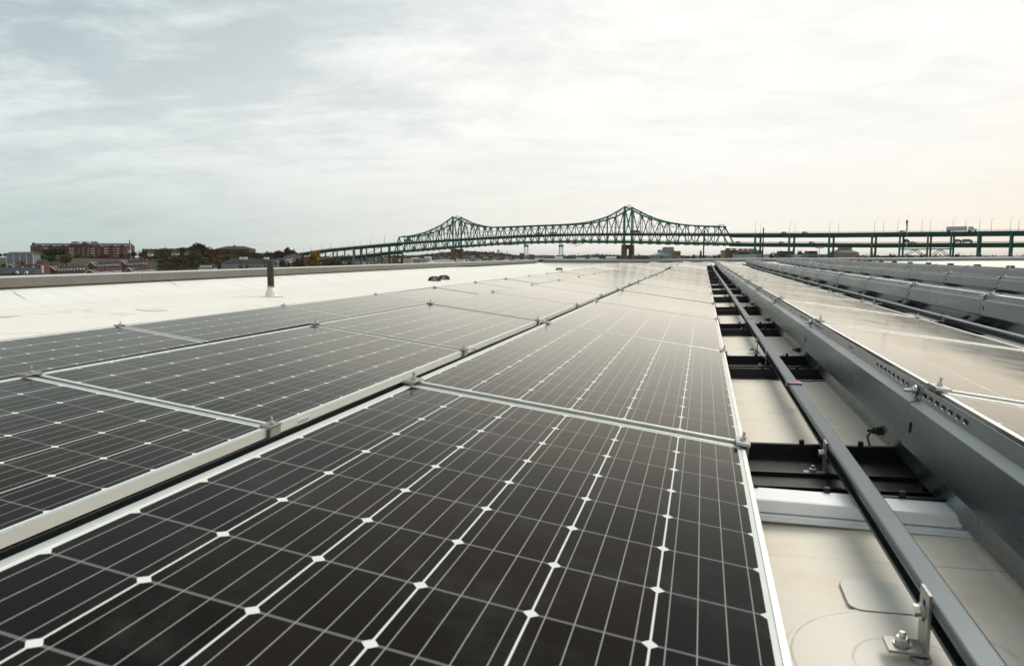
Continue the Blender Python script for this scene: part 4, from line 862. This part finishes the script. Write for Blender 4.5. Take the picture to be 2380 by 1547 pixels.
t_, w_, H = block('shed', 'low pale gabled shed in front of the tall grey mill', 1519.5, 1562, 594.5, 600, 22, 'corrugated', zb=GZ); MB().prism([(-.6, H), (w_+.6, H), (w_*.42, H+2.6)], -.6, 22, 'y').build('roof', 'pale_blue_siding', t_); MB().box(w_*.38, w_*.45, -.65, -.61, H-1.8, H-.2).build('vent', 'dark_gap', t_)
block('silo_building', 'rust-stained tan concrete tower at the right of the grey mill', 1564, 1574, 584.5, 618, 9, 'tan_rust', zb=GZ, flat='rust', nwx=1, nwz=4, ww=1, wh=1, zlow=8, fr='rust_concrete'); block('silo_building', 'narrower dark tan tower joined to the right side of the mill tower', 1574.4, 1581.5, 584.5, 616, 8, 'tan_rust', zb=GZ, flat='rust', nwx=1, nwz=3, ww=2, wh=2, zlow=8, fr='rust_concrete')
def pole(px, y0, dist, r_, mat, lab, name='pole', cat='pole'):
    p = at(px, y0, dist); H = p.z-GZ; t_ = MB().lathe([(r_*1.15, 0), (r_, H*.5), (r_*.85, H), (r_*.9, H+.02)], 10).build(name, mat, loc=(p.x, p.y, GZ)); return tag(t_, lab, cat)
pole(1628.2, 583, 420, .62, 'rust_pole', 'short black stack left of the tall black pole', 'chimney_stack', 'chimney'); pole(1635.8, 535.5, 300, .30, 'rust_pole', 'tall black pole in front of the right end of the truss'); pole(1774, 529.5, 300, .27, 'rust_pole', 'tall rusty pole in front of the right viaduct')
t_, w_, H = block('mill_building', 'long brick mill behind the outer right bridge pier', 1683, 1771, 582.5, 880, 16, 'brick_tan', None, nwx=18, nwz=3, ww=2., wh=2.2, zb=GZ, zlow=8, fr='brick_dark', wmat='window_glass')
for q in (.08, .42, .55, .68, .8): MB().box(w_*q, w_*q+4, 4, 8, H+.5, H+2.6).build('roof_house', 'brick_tan', t_)
block('office_building', 'dark glass office block right of the outer bridge pier', 1720-7, 1741, 588, 700, 12, 'brick_dark', zb=GZ, nwx=8, nwz=2, ww=2.6, wh=1.2, zlow=12, fr='grey_siding')
WH = [(1718, 1732, 'pale_blue_siding'), (1732.4, 1757, 'pale_blue_siding'), (1757.4, 1771, 'blue_siding'), (1771.4, 1786.5, 'pale_blue_siding'), (1846, 1862, 'pale_blue_siding'), (1862.4, 1879, 'blue_siding'), (1900, 1914, 'blue_siding'), (1896+18.4, 1930-.5, 'pale_blue_siding')]
WN = ['first', 'second', 'third', 'fourth', 'fifth', 'sixth', 'seventh', 'eighth']
for i, (a, b, mt) in enumerate(WH): block('warehouse', '%s blue-grey flat warehouse from the left behind the right viaduct' % WN[i], a, b, 592.3, 640, 20, mt, zb=GZ, flat='lift_steel', group='blue-grey waterfront warehouses')
block('office_building', 'brown banded office block with a dark top storey behind the second bent', 1812, 1846-.4, 589.5, 660, 16, 'stone_grey', zb=GZ, nwx=6, nwz=3, ww=4.4, wh=1.3, zlow=10, fr='dark_gap'); block('penthouse_building', 'dark rooftop storey above the brown office block', 1814, 1843, 585, 668, 10, 'tower_blue', zb=GZ)
block('office_building', 'brown banded office block between two blue warehouses', 1879.4, 1899.6, 589.5, 660, 16, 'stone_grey', zb=GZ, nwx=4, nwz=3, ww=4.4, wh=1.3, zlow=10, fr='dark_gap'); block('penthouse_building', 'dark rooftop storey above the right office block', 1880, 1899, 584.5, 668, 10, 'tower_blue', zb=GZ)
t_, w_, H = block('school_building', 'tan brick school with a dark hipped roof and four chimneys', 1946, 1996, 587, 690, 20, 'brick_tan', 'dark_roof', 4.4, hip=True, nwx=14, nwz=3, ww=1.3, wh=2., zb=GZ, zlow=8)
for q in (.30, .44, .62, .78): MB().box(w_*q-1.3, w_*q+1.3, 8, 11, H+1.5, H+5.9).build('chimney', 'brick_tan', t_)
# floodlight mast
p = at(1904, 574, 560); H = p.z-GZ; t_ = thing('floodlight_mast', 'tall grey mast with a ring of floodlights before the warehouses', 'floodlight mast', (p.x, p.y, GZ), YAW)
MB().lathe([(.35, 0), (.2, H)], 10).build('pole', 'lamp_steel', t_); MB().lathe([(2.4, H-.25), (2.4, H-.05)], 12).build('ring', 'lift_house', t_)
for q in range(8):
    a = q*math.pi/4; MB().box(-.45, .45, -.3, .3, H-.9, H-.25).build('floodlight', 'lift_house', t_, (2.4*math.cos(a), 2.4*math.sin(a), .9 if q % 2 else 0))
# salt pile and white sheds by the water
p = at(1026, 604, 900); t_ = thing('salt_pile', 'pale pink salt heap under a white tarpaulin beyond the left main pier', 'salt pile', (p.x, p.y, GZ), YAW)
mb = MB(); n_ = 14; rg = random.Random(3); ht = lambda x: lerp_tab([(-22, 8), (-17, 11.6), (-12, 13.4), (-8, 13.7), (-6, 14.7), (0, 15.), (8, 15.1), (14, 14.7), (17, 12)], x)
xs_ = [-22+39*i/n_ for i in range(n_+1)]
for x in xs_:
    h = ht(x)
    for y_, f in ((-12, 0), (-7, .62), (-2, .96), (2, 1.), (8, .6), (13, 0)): mb.v.append((x, y_, h*f*rg.uniform(.97, 1.02)))
for i in range(n_):
    for j in range(5): a = i*6+j; mb.f.append((a, a+1, a+7, a+6))
mb.f.append(tuple(range(6))); mb.f.append(tuple(n_*6+q for q in range(6))); o = mb.build('heap', 'salt_pink', t_)
mb = MB()
for x in (-23, -18, -13, -8.2):
    h = ht(x)+.25
    for y_, f in ((-12.6, 0), (-7.2, .62), (-2, .96), (2, 1.), (8, .6), (13.4, 0)): mb.v.append((x, y_, h*f+.25))
for i in range(3):
    for j in range(5): a = i*6+j; mb.f.append((a, a+1, a+7, a+6))
o = mb.build('tarpaulin', 'tarp_white', t_); o.modifiers.new('s', 'SOLIDIFY').thickness = .12
rg = random.Random(11)
HS = []
for a, b, y_, di, mt in [(937, 955, 601.5, 950, 'pale_wall'), (957, 972, 600.5, 1000, 'pale_wall'), (974, 985, 600, 1000, 'trim_white'), (986, 1000, 598.5, 1000, 'trim_white'), (1063, 1078, 603, 900, 'tarp_white'), (1290, 1306, 598.6, 1100, 'pale_wall'), (1340, 1360, 598.6, 1000, 'trim_white'), (1410, 1432, 598.5, 800, 'trim_white'), (1372, 1392, 598., 950, 'trim_white')]: HS.append((a, b, y_, di, mt))
pos_w = ['left of the left main pier, first', 'left of the left main pier, second', 'left of the left main pier, third', 'left of the left main pier, fourth', 'right of the left main pier', 'just right of the right lift tower', 'midway to the right main pier', 'directly left of the right main pier', 'second left of the right main pier']
for i, (a, b, y_, di, mt) in enumerate(HS): block('waterfront_shed', 'low pale waterfront shed %s' % pos_w[i], a, b, y_, di, 12, mt, 'tarp_white' if i % 2 else None, .8, zb=GZ, nwx=3, nwz=1, ww=2, wh=1.2, zlow=10, flat='lift_steel')
# small houses on the far hillside
hp = None
def tiny(px, py, dist, mt, rf, lab, grp, w_=11.):
    p = at(px, py, dist); t_ = thing('house', lab, 'house', (p.x, p.y, max(GZ, p.z-9)), YAW+rg.uniform(-.6, .6), grp)
    MB().box(0, w_, 0, 8, 0, 6.5).build('wall', mt, t_); gable_roof(w_, 8, 6.5, 9.4).build('roof', rf, t_)
for k in range(64):
    px = rg.uniform(945, 1215); f = rg.uniform(.12, .75); yt = lerp_tab(RA, px); py = 602-(602-yt)*f; di = 2500-480*(1-f)*.95-25
    tiny(px, py, di, rg.choice(['pale_wall', 'trim_white', 'pale_wall', 'grey_siding', 'brick_tan']), rg.choice(['slate_roof', 'brown_roof', 'dark_roof']), 'small pale house among the trees on the far wooded hill', 'houses scattered over the far wooded hill', rg.uniform(9, 16))
for k in range(34):
    px = rg.uniform(1240, 1530); tiny(px, 597+rg.uniform(-.6, 2), rg.uniform(1700, 2200), rg.choice(['pale_wall', 'trim_white', 'grey_siding']), rg.choice(['slate_roof', 'brown_roof']), 'tiny pale house on the far shore below the main span', 'houses on the far shore below the main span')
for k in range(54):
    px = rg.uniform(1600, 2400); tiny(px, 596.5+rg.uniform(-1.2, 1.5), rg.uniform(900, 1300), rg.choice(['pale_wall', 'trim_white', 'grey_siding', 'brick_dark']), rg.choice(['slate_roof', 'brown_roof', 'dark_roof']), 'small house low on the shore behind the right viaduct', 'houses behind the right viaduct')
for k in range(24):
    px = rg.uniform(760, 935); tiny(px, 597+rg.uniform(-2.5, 3), rg.uniform(1200, 1400), rg.choice(['pale_wall', 'brick_tan', 'grey_siding', 'brick_dark']), rg.choice(['slate_roof', 'brown_roof']), 'small house seen beneath the left viaduct', 'houses beneath the left viaduct')
for i, kn in enumerate([]): pass
# ================================================================= the bridge
bP = Vector((-.0751*910, 910.)); bd = Vector((.780, -.6258)).normalized(); bn = Vector((bd.y*-1, bd.x))
if bn.y < 0: bn = -bn
def B(s, z, o_=0.): q = bP+bd*s+bn*o_; return Wc(q.x, q.y, z)
def Bl(s, z, o_=0.): return Vector((s, o_, z))            # bridge-local: x along, y across
bo = Wc(bP.x, bP.y, 0); brz = math.atan2((B(1, 0)-B(0, 0)).y, (B(1, 0)-B(0, 0)).x)
TOP = [(-97, 25.8), (-72, 27.4), (-49, 31), (-34, 35.1), (-19, 39.7), (0, 48.9), (19.5, 41.4), (36, 37.5), (51, 35.4), (64, 34.7), (86, 34.6), (120, 34.9), (144, 35), (168, 35.1), (180, 35.5), (192, 36.2), (202, 37.4), (212, 39.3), (222, 41.8), (232, 46.), (242, 50.9), (252, 46.2), (262, 41.6), (271.5, 38), (282, 35.1), (293, 32.9), (301, 31.6), (317, 29.9), (331, 29), (343, 28.6)]
BOT = [(-107, 6.3), (-50, 9.1), (0, 11.9), (50, 14.4), (100, 15.8), (140, 16.2), (180, 15.9), (242, 14.6), (296, 13.0), (353, 11.2)]
UP = [(-560, -9), (-420, -1.5), (-317, 6.2), (-259, 11.2), (-192, 14.8), (-107, 18.8), (0, 22.3), (101, 24.9), (168, 25.5), (242, 24.5), (354, 22), (442, 20.6), (580, 19.5), (760, 18.4)]
LO = [(-560, -17), (-420, -13), (-300, -5.5), (-227, -.3), (-164, 3.9), (-107, 8.2), (0, 13.9), (100, 17.8), (168, 18.1), (242, 16.9), (353, 13.4), (378, 12.9), (476, 11.4), (580, 10.7), (760, 10)]
HW = 7.5
nodes = [-107+107/11*i for i in range(11)]+[242/24*i for i in range(24)]+[242+111/11*i for i in range(12)]
bridge = thing('truss_bridge', 'long green double-deck cantilever truss bridge with two peaks across the horizon', 'bridge', bo, brz)
for sgn in (-1, 1):
    tr_ = MB()
    n_ = len(nodes)
    def T(i):
        s = nodes[i]; return Vector((s, sgn*HW, lerp_tab(TOP, s)))
    def Bo(i): s = nodes[i]; return Vector((s, sgn*HW, lerp_tab(BOT, s)))
    mb = MB()
    for i in range(1, n_-2): mb.beam(T(i), T(i+1), .9, 1.25)
    mb.beam(Bo(0), T(1), .9, 1.15); mb.beam(T(n_-2), Bo(n_-1), .9, 1.15)
    side_t = mb.build('side_truss', 'bridge_green', bridge)
    mb = MB()
    for i in range(n_-1): mb.beam(Bo(i), Bo(i+1), .9, 1.3)
    mb.build('bottom_chord', 'bridge_green', side_t)
    for i in range(1, n_-1):
        big_ = nodes[i] in (0.0, 242.0) or abs(nodes[i]-242) < .01
        MB().beam(Bo(i), T(i), 1.3 if big_ else .55, 1.5 if big_ else .62, (0, 1, 0)).build('vertical', 'bridge_green', side_t)
    for i in range(1, n_-2):
        s = nodes[i]; k = i if s < 0 else i
        par = (i % 2 == 1)
        # warren web: top nodes odd, bottom nodes even; towers stand on bottom nodes
        a, b = (T(i), Bo(i+1)) if par else (Bo(i), T(i+1))
        MB().beam(a, b, .6, .95, (0, 1, 0)).build('diagonal', 'bridge_green', side_t)
    mb = MB()
    for i in range(1, n_-1):     # gusset plates
        for p_ in (T(i), Bo(i)): mb.box(p_.x-1.25, p_.x+1.25, sgn*HW-.32, sgn*HW+.32, p_.z-1.3, p_.z+.75)
    mb.build('gusset', 'bridge_green', side_t)
mb = MB()
for i in range(1, len(nodes)-1):
    s = nodes[i]; zt, zu = lerp_tab(TOP, s), lerp_tab(UP, s)+6.
    mb.beam((s, -HW, zt), (s, HW, zt), .5); 
    if zt-zu > 2.5:
        mb.beam((s, -HW, zu), (s, HW, zu), .32); mb.beam((s, -HW, zt-.6), (s, 0, zu), .34); mb.beam((s, HW, zt-.6), (s, 0, zu), .34)
        z = zu+6
        while z < zt-5: mb.beam((s, -HW, z), (s, HW, z), .32); z += 7
    if i < len(nodes)-2:
        s2 = nodes[i+1]; z2 = lerp_tab(TOP, s2); mb.beam((s, -HW, zt), (s2, HW, z2), .35); mb.beam((s, HW, zt), (s2, -HW, z2), .35)
mb.build('cross_bracing', 'bridge_green', bridge)
def deck(parent, tab, s0, s1, th, name, step=10.):
    mb = MB(); s = s0
    while s < s1-.01:
        e = min(s+step, s1); za, zc = lerp_tab(tab, s), lerp_tab(tab, e)
        mb.hexa([(s, -HW+.9, za-1.), (e, -HW+.9, zc-1.), (e, HW-.9, zc-1.), (s, HW-.9, za-1.), (s, -HW+.9, za-.3), (e, -HW+.9, zc-.3), (e, HW-.9, zc-.3), (s, HW-.9, za-.3)])
        for yy in ((-HW+1., -HW+1.5), (HW-1.5, HW-1.), (-.25, .25)): mb.hexa([(s, yy[0], za-th), (e, yy[0], zc-th), (e, yy[1], zc-th), (s, yy[1], za-th), (s, yy[0], za-1.001), (e, yy[0], zc-1.001), (e, yy[1], zc-1.001), (s, yy[1], za-1.001)])
        s = e
    s = s0
    while s < s1: z = lerp_tab(tab, s); mb.box(s-.2, s+.2, -HW+.3, HW-.3, z-th*.8, z-1.002); s += 2.5
    d_ = mb.build(name, 'bridge_dark', parent)
    mb = MB(); s = s0
    while s < s1-.01:
        e = min(s+step, s1); za, zc = lerp_tab(tab, s), lerp_tab(tab, e)
        for yy in (-HW+.95, HW-.95):
            for hz_, tk in ((1.15, .09), (.75, .07), (.4, .07)): mb.beam((s, yy, za-.3+hz_), (e, yy, zc-.3+hz_), tk)
        s = e
    s = s0
    while s < s1:
        z = lerp_tab(tab, s)
        for yy in (-HW+.95, HW-.95): mb.box(s-.06, s+.06, yy-.06, yy+.06, z-.3, z+.95)
        s += 2.
    mb.build('railing', 'bridge_rail', d_)
    mb = MB(); mb2 = []
    return d_
deck(bridge, UP, -107, 353, 2.6, 'upper_deck'); deck(bridge, LO, -107, 353, 2.1, 'lower_deck')
def portal_pier(s, ztop, spread, w0, w1, mat='rust_concrete'):
    z0 = GZ; mb = MB(); h = ztop
    for sgn in (-1, 1):
        c = sgn*HW
        mb.hexa([(s-w0/2, c-w0/2, z0), (s+w0/2, c-w0/2, z0), (s+w0/2, c+w0/2, z0), (s-w0/2, c+w0/2, z0), (s-w1/2, c-w1/2, h), (s+w1/2, c-w1/2, h), (s+w1/2, c+w1/2, h), (s-w1/2, c+w1/2, h)])
    mb.box(s-w1/2+.2, s+w1/2-.2, -HW+w1/2, HW-w1/2, h-4.6, h-.3); p_ = mb.build('pier', mat, bridge)
    for sgn in (-1, 1): MB().box(s-.8, s+.8, sgn*HW-.8, sgn*HW+.8, h, h+1.1).build('bearing', 'bridge_green', p_)
portal_pier(0, 9.9, 0, 5.2, 4.2); portal_pier(242, 12.6, 0, 5.2, 4.2); portal_pier(-107, 2.2, 0, 4.6, 4.); portal_pier(353, 6.6, 0, 5., 4.6)
MB().box(-108.2, -105.8, -HW, HW, 3.3, 5.2).build('end_girder', 'bridge_green', bridge)
MB().box(351, 355, -HW-2, HW+2, 7.2, 8.0).build('pier_platform', 'rust_pole', bridge)
for s in (-97.3, 342.9, 0, 242): 
    mb = MB(); z = lerp_tab(TOP, s)
    for q in range(6): mb.box(s-2.5+q, s-2.3+q, -.1, .1, z+.3, z+2.4)
    mb.box(s-2.6, s+2.8, -.15, .15, z+1.9, z+2.1); mb.build('sign_gantry', 'bridge_rail', bridge)
# approach viaducts
def viaduct(lab, s0, s1, bents, braced, W_):
    t_ = thing('viaduct', lab, 'viaduct', bo, brz); deck(t_, UP, s0, s1, 3.9, 'upper_deck'); deck(t_, LO, s0, s1, 3.7, 'lower_deck')
    for s in bents:
        mb = MB(); zt = lerp_tab(UP, s)-1.; zl = lerp_tab(LO, s)-3.4
        for yy in (-HW+.6, HW-.6): mb.box(s-.75, s+.75, yy-.6, yy+.6, GZ, zt)
        mb.box(s-.5, s+.5, -HW+1.2, HW-1.2, zt-3.2, zt-1.6)
        if W_:
            zm = (zl+GZ)/2+3; mb.beam((s, -HW+.6, zl), (s, 0, zl-11), .8); mb.beam((s, HW-.6, zl), (s, 0, zl-11), .8)
        else: mb.beam((s, -HW+.6, zl), (s, HW-.6, GZ), .5); mb.beam((s, HW-.6, zl), (s, -HW+.6, GZ), .5)
        mb.build('bent', 'bridge_green', t_)
    return t_
vr = viaduct('green double-deck viaduct leading right from the truss bridge', 353.4, 760, [378, 408.7, 442.4, 476.2, 551, 571.5, 605, 640, 680, 720], [], True)
for f in (496.9, 516.2, 501, 533, 508, 526):
    pass
for s in (497, 517, 533):
    mb = MB(); zt = lerp_tab(UP, s)-1.
    for yy in (-HW+.6, HW-.6): mb.box(s-.65, s+.65, yy-.6, yy+.6, GZ, zt)
    mb.build('bent', 'bridge_green', vr)
mb = MB()
for yy in (-HW+.6, HW-.6):
    zl = lerp_tab(LO, 505)-3.5; mb.beam((497, yy, zl-1.5), (533, yy, zl-1.5), .8); mb.beam((497, yy, -2.), (533, yy, -2.), 1.3)
    for a, b in ((497, 507), (517, 507), (517, 525), (533, 525)): mb.beam((a, yy, -1.6), (b, yy, zl-1.8), .5)
mb.build('frame_bracing', 'bridge_green', vr)
vl = viaduct('green double-deck viaduct climbing from the left hill to the truss bridge', -560, -107.4, [-116.4, -134, -164.3, -228.9, -255.9, -290, -330, -380, -440], [], False)
mb = MB()
for yy in (-HW+1, HW-1): mb.box(-193.2, -190.4, yy-1.4, yy+1.4, GZ, 10.6)
mb.box(-193.4, -190.2, -HW-1.2, HW+1.2, 10.6, 12.); mb.box(-193.1, -190.5, -HW+2.4, HW-2.4, -3.6, -1.8); mb.build('concrete_bent', 'grey_concrete', vl)
for a, b in ((-290, -255.9), (-255.9, -228.9), (-164.3, -134)):
    mb = MB(); 
    for yy in (-HW+.6,): za, zc = lerp_tab(LO, a)-3, lerp_tab(UP, b)-4; mb.beam((a, yy, GZ+2), (b, yy, lerp_tab(LO, b)-3.6), .55); mb.beam((a, yy, lerp_tab(LO, a)), (b, yy, zc), .45)
    mb.build('tower_bracing', 'bridge_green', vl)
# hung work platforms with red buckets
for i, (s, w_, lab) in enumerate([(91, 18, 'work platform with a red box hung below the middle of the main span'), (181, 16, 'work platform with a red box hung below the main span near the right tower')]):
    p = B(s, lerp_tab(BOT, s)-1.6, -HW); t_ = thing('work_platform', lab, 'work platform', p, brz, 'work platforms under the bridge')
    MB().box(-w_*.4, w_*.6, -1, 1, -.5, -.1).build('deck', 'scaffold_wood', t_); mb = MB()
    for q in range(9): mb.box(-w_*.4+w_*q/8.-.06, -w_*.4+w_*q/8.+.06, -.9, -.8, -.1, .9)
    mb.build('guard_rail', 'bridge_rail', t_); MB().box(-2.2, .8, -1.2, 1.2, -.1, 2.0).build('red_box', 'red_paint', t_)
for i, (s, z) in enumerate([(-179, .0), (-217, -.5), (-203, 1.)]):
    p = B(s, lerp_tab(LO, s)+(8.4 if i == 0 else .3), -HW+.6)
    tag(MB().prism([(-.8, 0), (.8, 0), (1., 1.5), (.6, 2.1), (-.6, 2.1), (-1., 1.5)], -.5, .5, 'y').build('debris_hopper', 'red_paint', loc=p, rot=(0, 0, brz)), ['red hopper under the upper deck beside the concrete column', 'red hopper on the lower left deck, left of the other', 'red hopper on the lower left deck, close to the column'][i], 'hopper')
# street lamps
def make_lamp():
    t_ = thing('street_lamp', 'x', 'street lamp'); MB().lathe([(.17, 0), (.09, 9.3)], 8).build('pole', 'lamp_steel', t_)
    mb = MB(); tube(mb, [(0, 0, 9.2), (.15, 0, 9.75), (.6, 0, 10.), (1.5, 0, 10.05)], .07, 6); mb.build('arm', 'lamp_steel', t_); MB().box(1.4, 2.2, -.2, .2, 9.95, 10.12).build('lamp_head', 'lamp_steel', t_); return remember(t_)
lp = make_lamp(); lu = False; SN = [('near', -1), ('far', 1)]
LA = {('left', 'near'): [-309.5, -291.8, -265, -244, -217, -190.7, -155.5, -127, -106.8], ('left', 'far'): [-307.8, -279, -260.6, -220, -193, -171, -142.4], ('right', 'near'): [378, 408.7, 442.5, 477.7, 495, 512.3, 533.8, 551.3, 570.9], ('right', 'far'): [377.7, 409, 446, 481.4, 516, 540.4, 557.5, 575]}
for (sd, nf), ss in LA.items():
    for i, s in enumerate(ss):
        lab = 'slim grey street lamp, %s from the left on the %s rail of the %s viaduct' % (ORD[i], nf, sd); o = dup(lp, lab) if lu else lp; lu = True
        o['label'] = lab; o['group'] = 'street lamps along the upper deck'; yy = -HW+.5 if nf == 'near' else HW-.5
        o.location = B(s, lerp_tab(UP, s)-.3, yy); o.rotation_euler = (0, 0, brz)
# big flagpole beyond the viaduct
flagpole(2110, 499, 540, 480, 'tall flagpole with a furled red and blue flag behind the right viaduct', .14, 512, 537, GZ)
# vehicles
def wheels(t_, xs_, w_, r_=.48):
    for x in xs_:
        for yy in (-w_/2, w_/2): MB().lathe([(r_, -.14), (r_, .14)], 14, (0, 0, 0), 'y').build('wheel', 'tyre', t_, (x, yy, r_))
def semi(s, o_, lab):
    t_ = thing('semi_truck', lab, 'truck', B(s, lerp_tab(UP, s)-.3, o_), brz)
    MB().box(-16., -2.3, -1.28, 1.28, 1.15, 4.1).build('trailer', 'truck_white', t_, bevel=.05); MB().box(-16., -2.5, -1.1, 1.1, .8, 1.14).build('underframe', 'truck_grey', t_)
    c = MB().prism([(-1.6, .7), (4.2, .7), (4.3, 2.0), (2.6, 2.2), (1.9, 3.2), (1.5, 3.9), (-.6, 4.0), (-1.3, 3.7)], -1.2, 1.2, 'y').build('cab', 'car_white', t_, bevel=.06); MB().box(1.0, 1.9, -1.22, -1.205, 2.3, 3.1).build('side_window', 'window_glass', c)
    wheels(t_, (-15, -13.8, -1., .2, 3.3), 2.2)
def box_truck(s, o_, tab, lab, mat='car_dark', L=7., Hh=3.4):
    t_ = thing('box_truck', lab, 'truck', B(s, lerp_tab(tab, s)-.3, o_), brz); MB().box(-L*.5, L*.22, -1.2, 1.2, .9, Hh).build('cargo_box', mat, t_, bevel=.05)
    c = MB().prism([(L*.24, .7), (L*.5, .7), (L*.5, 1.6), (L*.42, 2.5), (L*.24, 2.6)], -1.1, 1.1, 'y').build('cab', mat, t_); MB().box(L*.3, L*.4, -1.13, -1.105, 1.6, 2.3).build('side_window', 'window_glass', c); wheels(t_, (-L*.35, L*.36), 2., .45)
def car(s, o_, tab, lab, mat='car_dark'):
    t_ = thing('car', lab, 'car', B(s, lerp_tab(tab, s)-.3, o_), brz, 'cars on the bridge decks')
    MB().prism([(-2.3, .35), (2.3, .35), (2.3, .8), (1.3, .95), (.6, 1.5), (-1.3, 1.52), (-2.1, 1.0)], -.88, .88, 'y').build('body', mat, t_, bevel=.05); MB().prism([(-1.5, 1.0), (1.0, 1.0), (.55, 1.42), (-1.25, 1.44)], -.9, -.885, 'y').build('side_window', 'window_glass', t_); wheels(t_, (-1.4, 1.4), 1.6, .33)
semi(545, -3.6, 'white semi-trailer truck driving on the upper deck of the right viaduct')
box_truck(-83, -3.5, UP, 'grey articulated lorry entering the left end of the truss on the upper deck', 'truck_grey', 17, 4.); box_truck(478+22, 3, LO, 'black box truck on the lower right deck by the fifth bent', 'car_dark', 5, 3.6)
box_truck(537, -3, LO, 'small dark van with rounded top on the lower right deck', 'truck_grey', 5.6, 3.0); box_truck(543.5, -3, LO, 'larger dark van following on the lower right deck', 'truck_grey', 7, 3.1)
box_truck(129, -3.8, UP, 'yellow work truck on the upper deck left of centre of the main span', 'car_yellow', 6, 2.4); box_truck(149, -3.8, UP, 'yellow work truck on the upper deck right of centre of the main span', 'car_yellow', 6, 2.4); box_truck(254, -3.6, UP, 'tan lorry on the upper deck just right of the right peak', 'scaffold_wood', 9, 3.2)
for s, o_, tab, lab, mt in [(115, -3.6, UP, 'white car on the upper deck near mid span', 'car_white'), (403, -3.6, UP, 'dark car on the upper deck left of the second right bent', 'car_dark'), (421, -3.6, UP, 'dark car on the upper deck right of the second right bent', 'car_dark'), (401, -3.6, LO, 'dark car on the lower deck left of the second right bent', 'car_dark'), (427, -3.6, LO, 'dark car on the lower deck right of the second right bent', 'car_dark'), (361, -3.6, LO, 'dark car on the lower deck beside the outer right pier', 'car_dark'),
                            (498, -3.6, UP, 'dark car on the upper deck above the braced frame', 'car_dark'), (190, -3.6, LO, 'dark car on the lower deck left of the right peak', 'car_dark'), (-138, -3.6, LO, 'dark car on the lower deck of the left viaduct', 'car_dark'), (505, 3.6, LO, 'dark car in the braced frame on the lower deck', 'car_dark')]: car(s, o_, tab, lab, mt)
# airliner low over the far shore
p = at(1338, 571.2, 4800); t_ = thing('airliner', 'tiny airliner low in the sky below the main span', 'airplane', p, YAW)
o = MB().lathe([(.2, -17), (1.2, -14.5), (1.9, -11), (1.9, 9), (1.2, 14), (.3, 18)], 12, (0, 0, 0), 'x').build('fuselage', 'plane_white', t_)
MB().hexa([(-2, 0, -1.2), (3, 0, -1.2), (9, 17, .4), (7, 17, .4), (-2, 0, -.7), (3, 0, -.7), (9, 17, .7), (7, 17, .7)]).build('wing', 'plane_white', t_); MB().hexa([(7, -17, .4), (9, -17, .4), (3, 0, -1.2), (-2, 0, -1.2), (7, -17, .7), (9, -17, .7), (3, 0, -.7), (-2, 0, -.7)]).build('wing', 'plane_white', t_)
MB().hexa([(11, -.2, 1.), (16, -.2, 1.), (16, .2, 1.), (11, .2, 1.), (15, -.15, 7), (18, -.15, 7), (18, .15, 7), (15, .15, 7)]).build('tail_fin', 'plane_white', t_)
# ---------------------------------------------------------------- haze
m = D.materials.new('haze'); m.use_nodes = True; m.node_tree.nodes.clear(); hn = N(m.node_tree); MAT['haze'] = m
pv = hn.n('ShaderNodeVolumePrincipled', {'Color': (.86, .90, .92, 1), 'Density': .000022, 'Anisotropy': .0}); oo = hn.n('ShaderNodeOutputMaterial'); m.node_tree.links.new(pv.outputs[0], oo.inputs['Volume'])
o = MB().box(-26100, 26100, -26100, 26100, GZ-3, 110).build('haze', 'haze'); o['kind'] = 'stuff'; tag(o, 'thin pale haze over the harbour', 'haze')
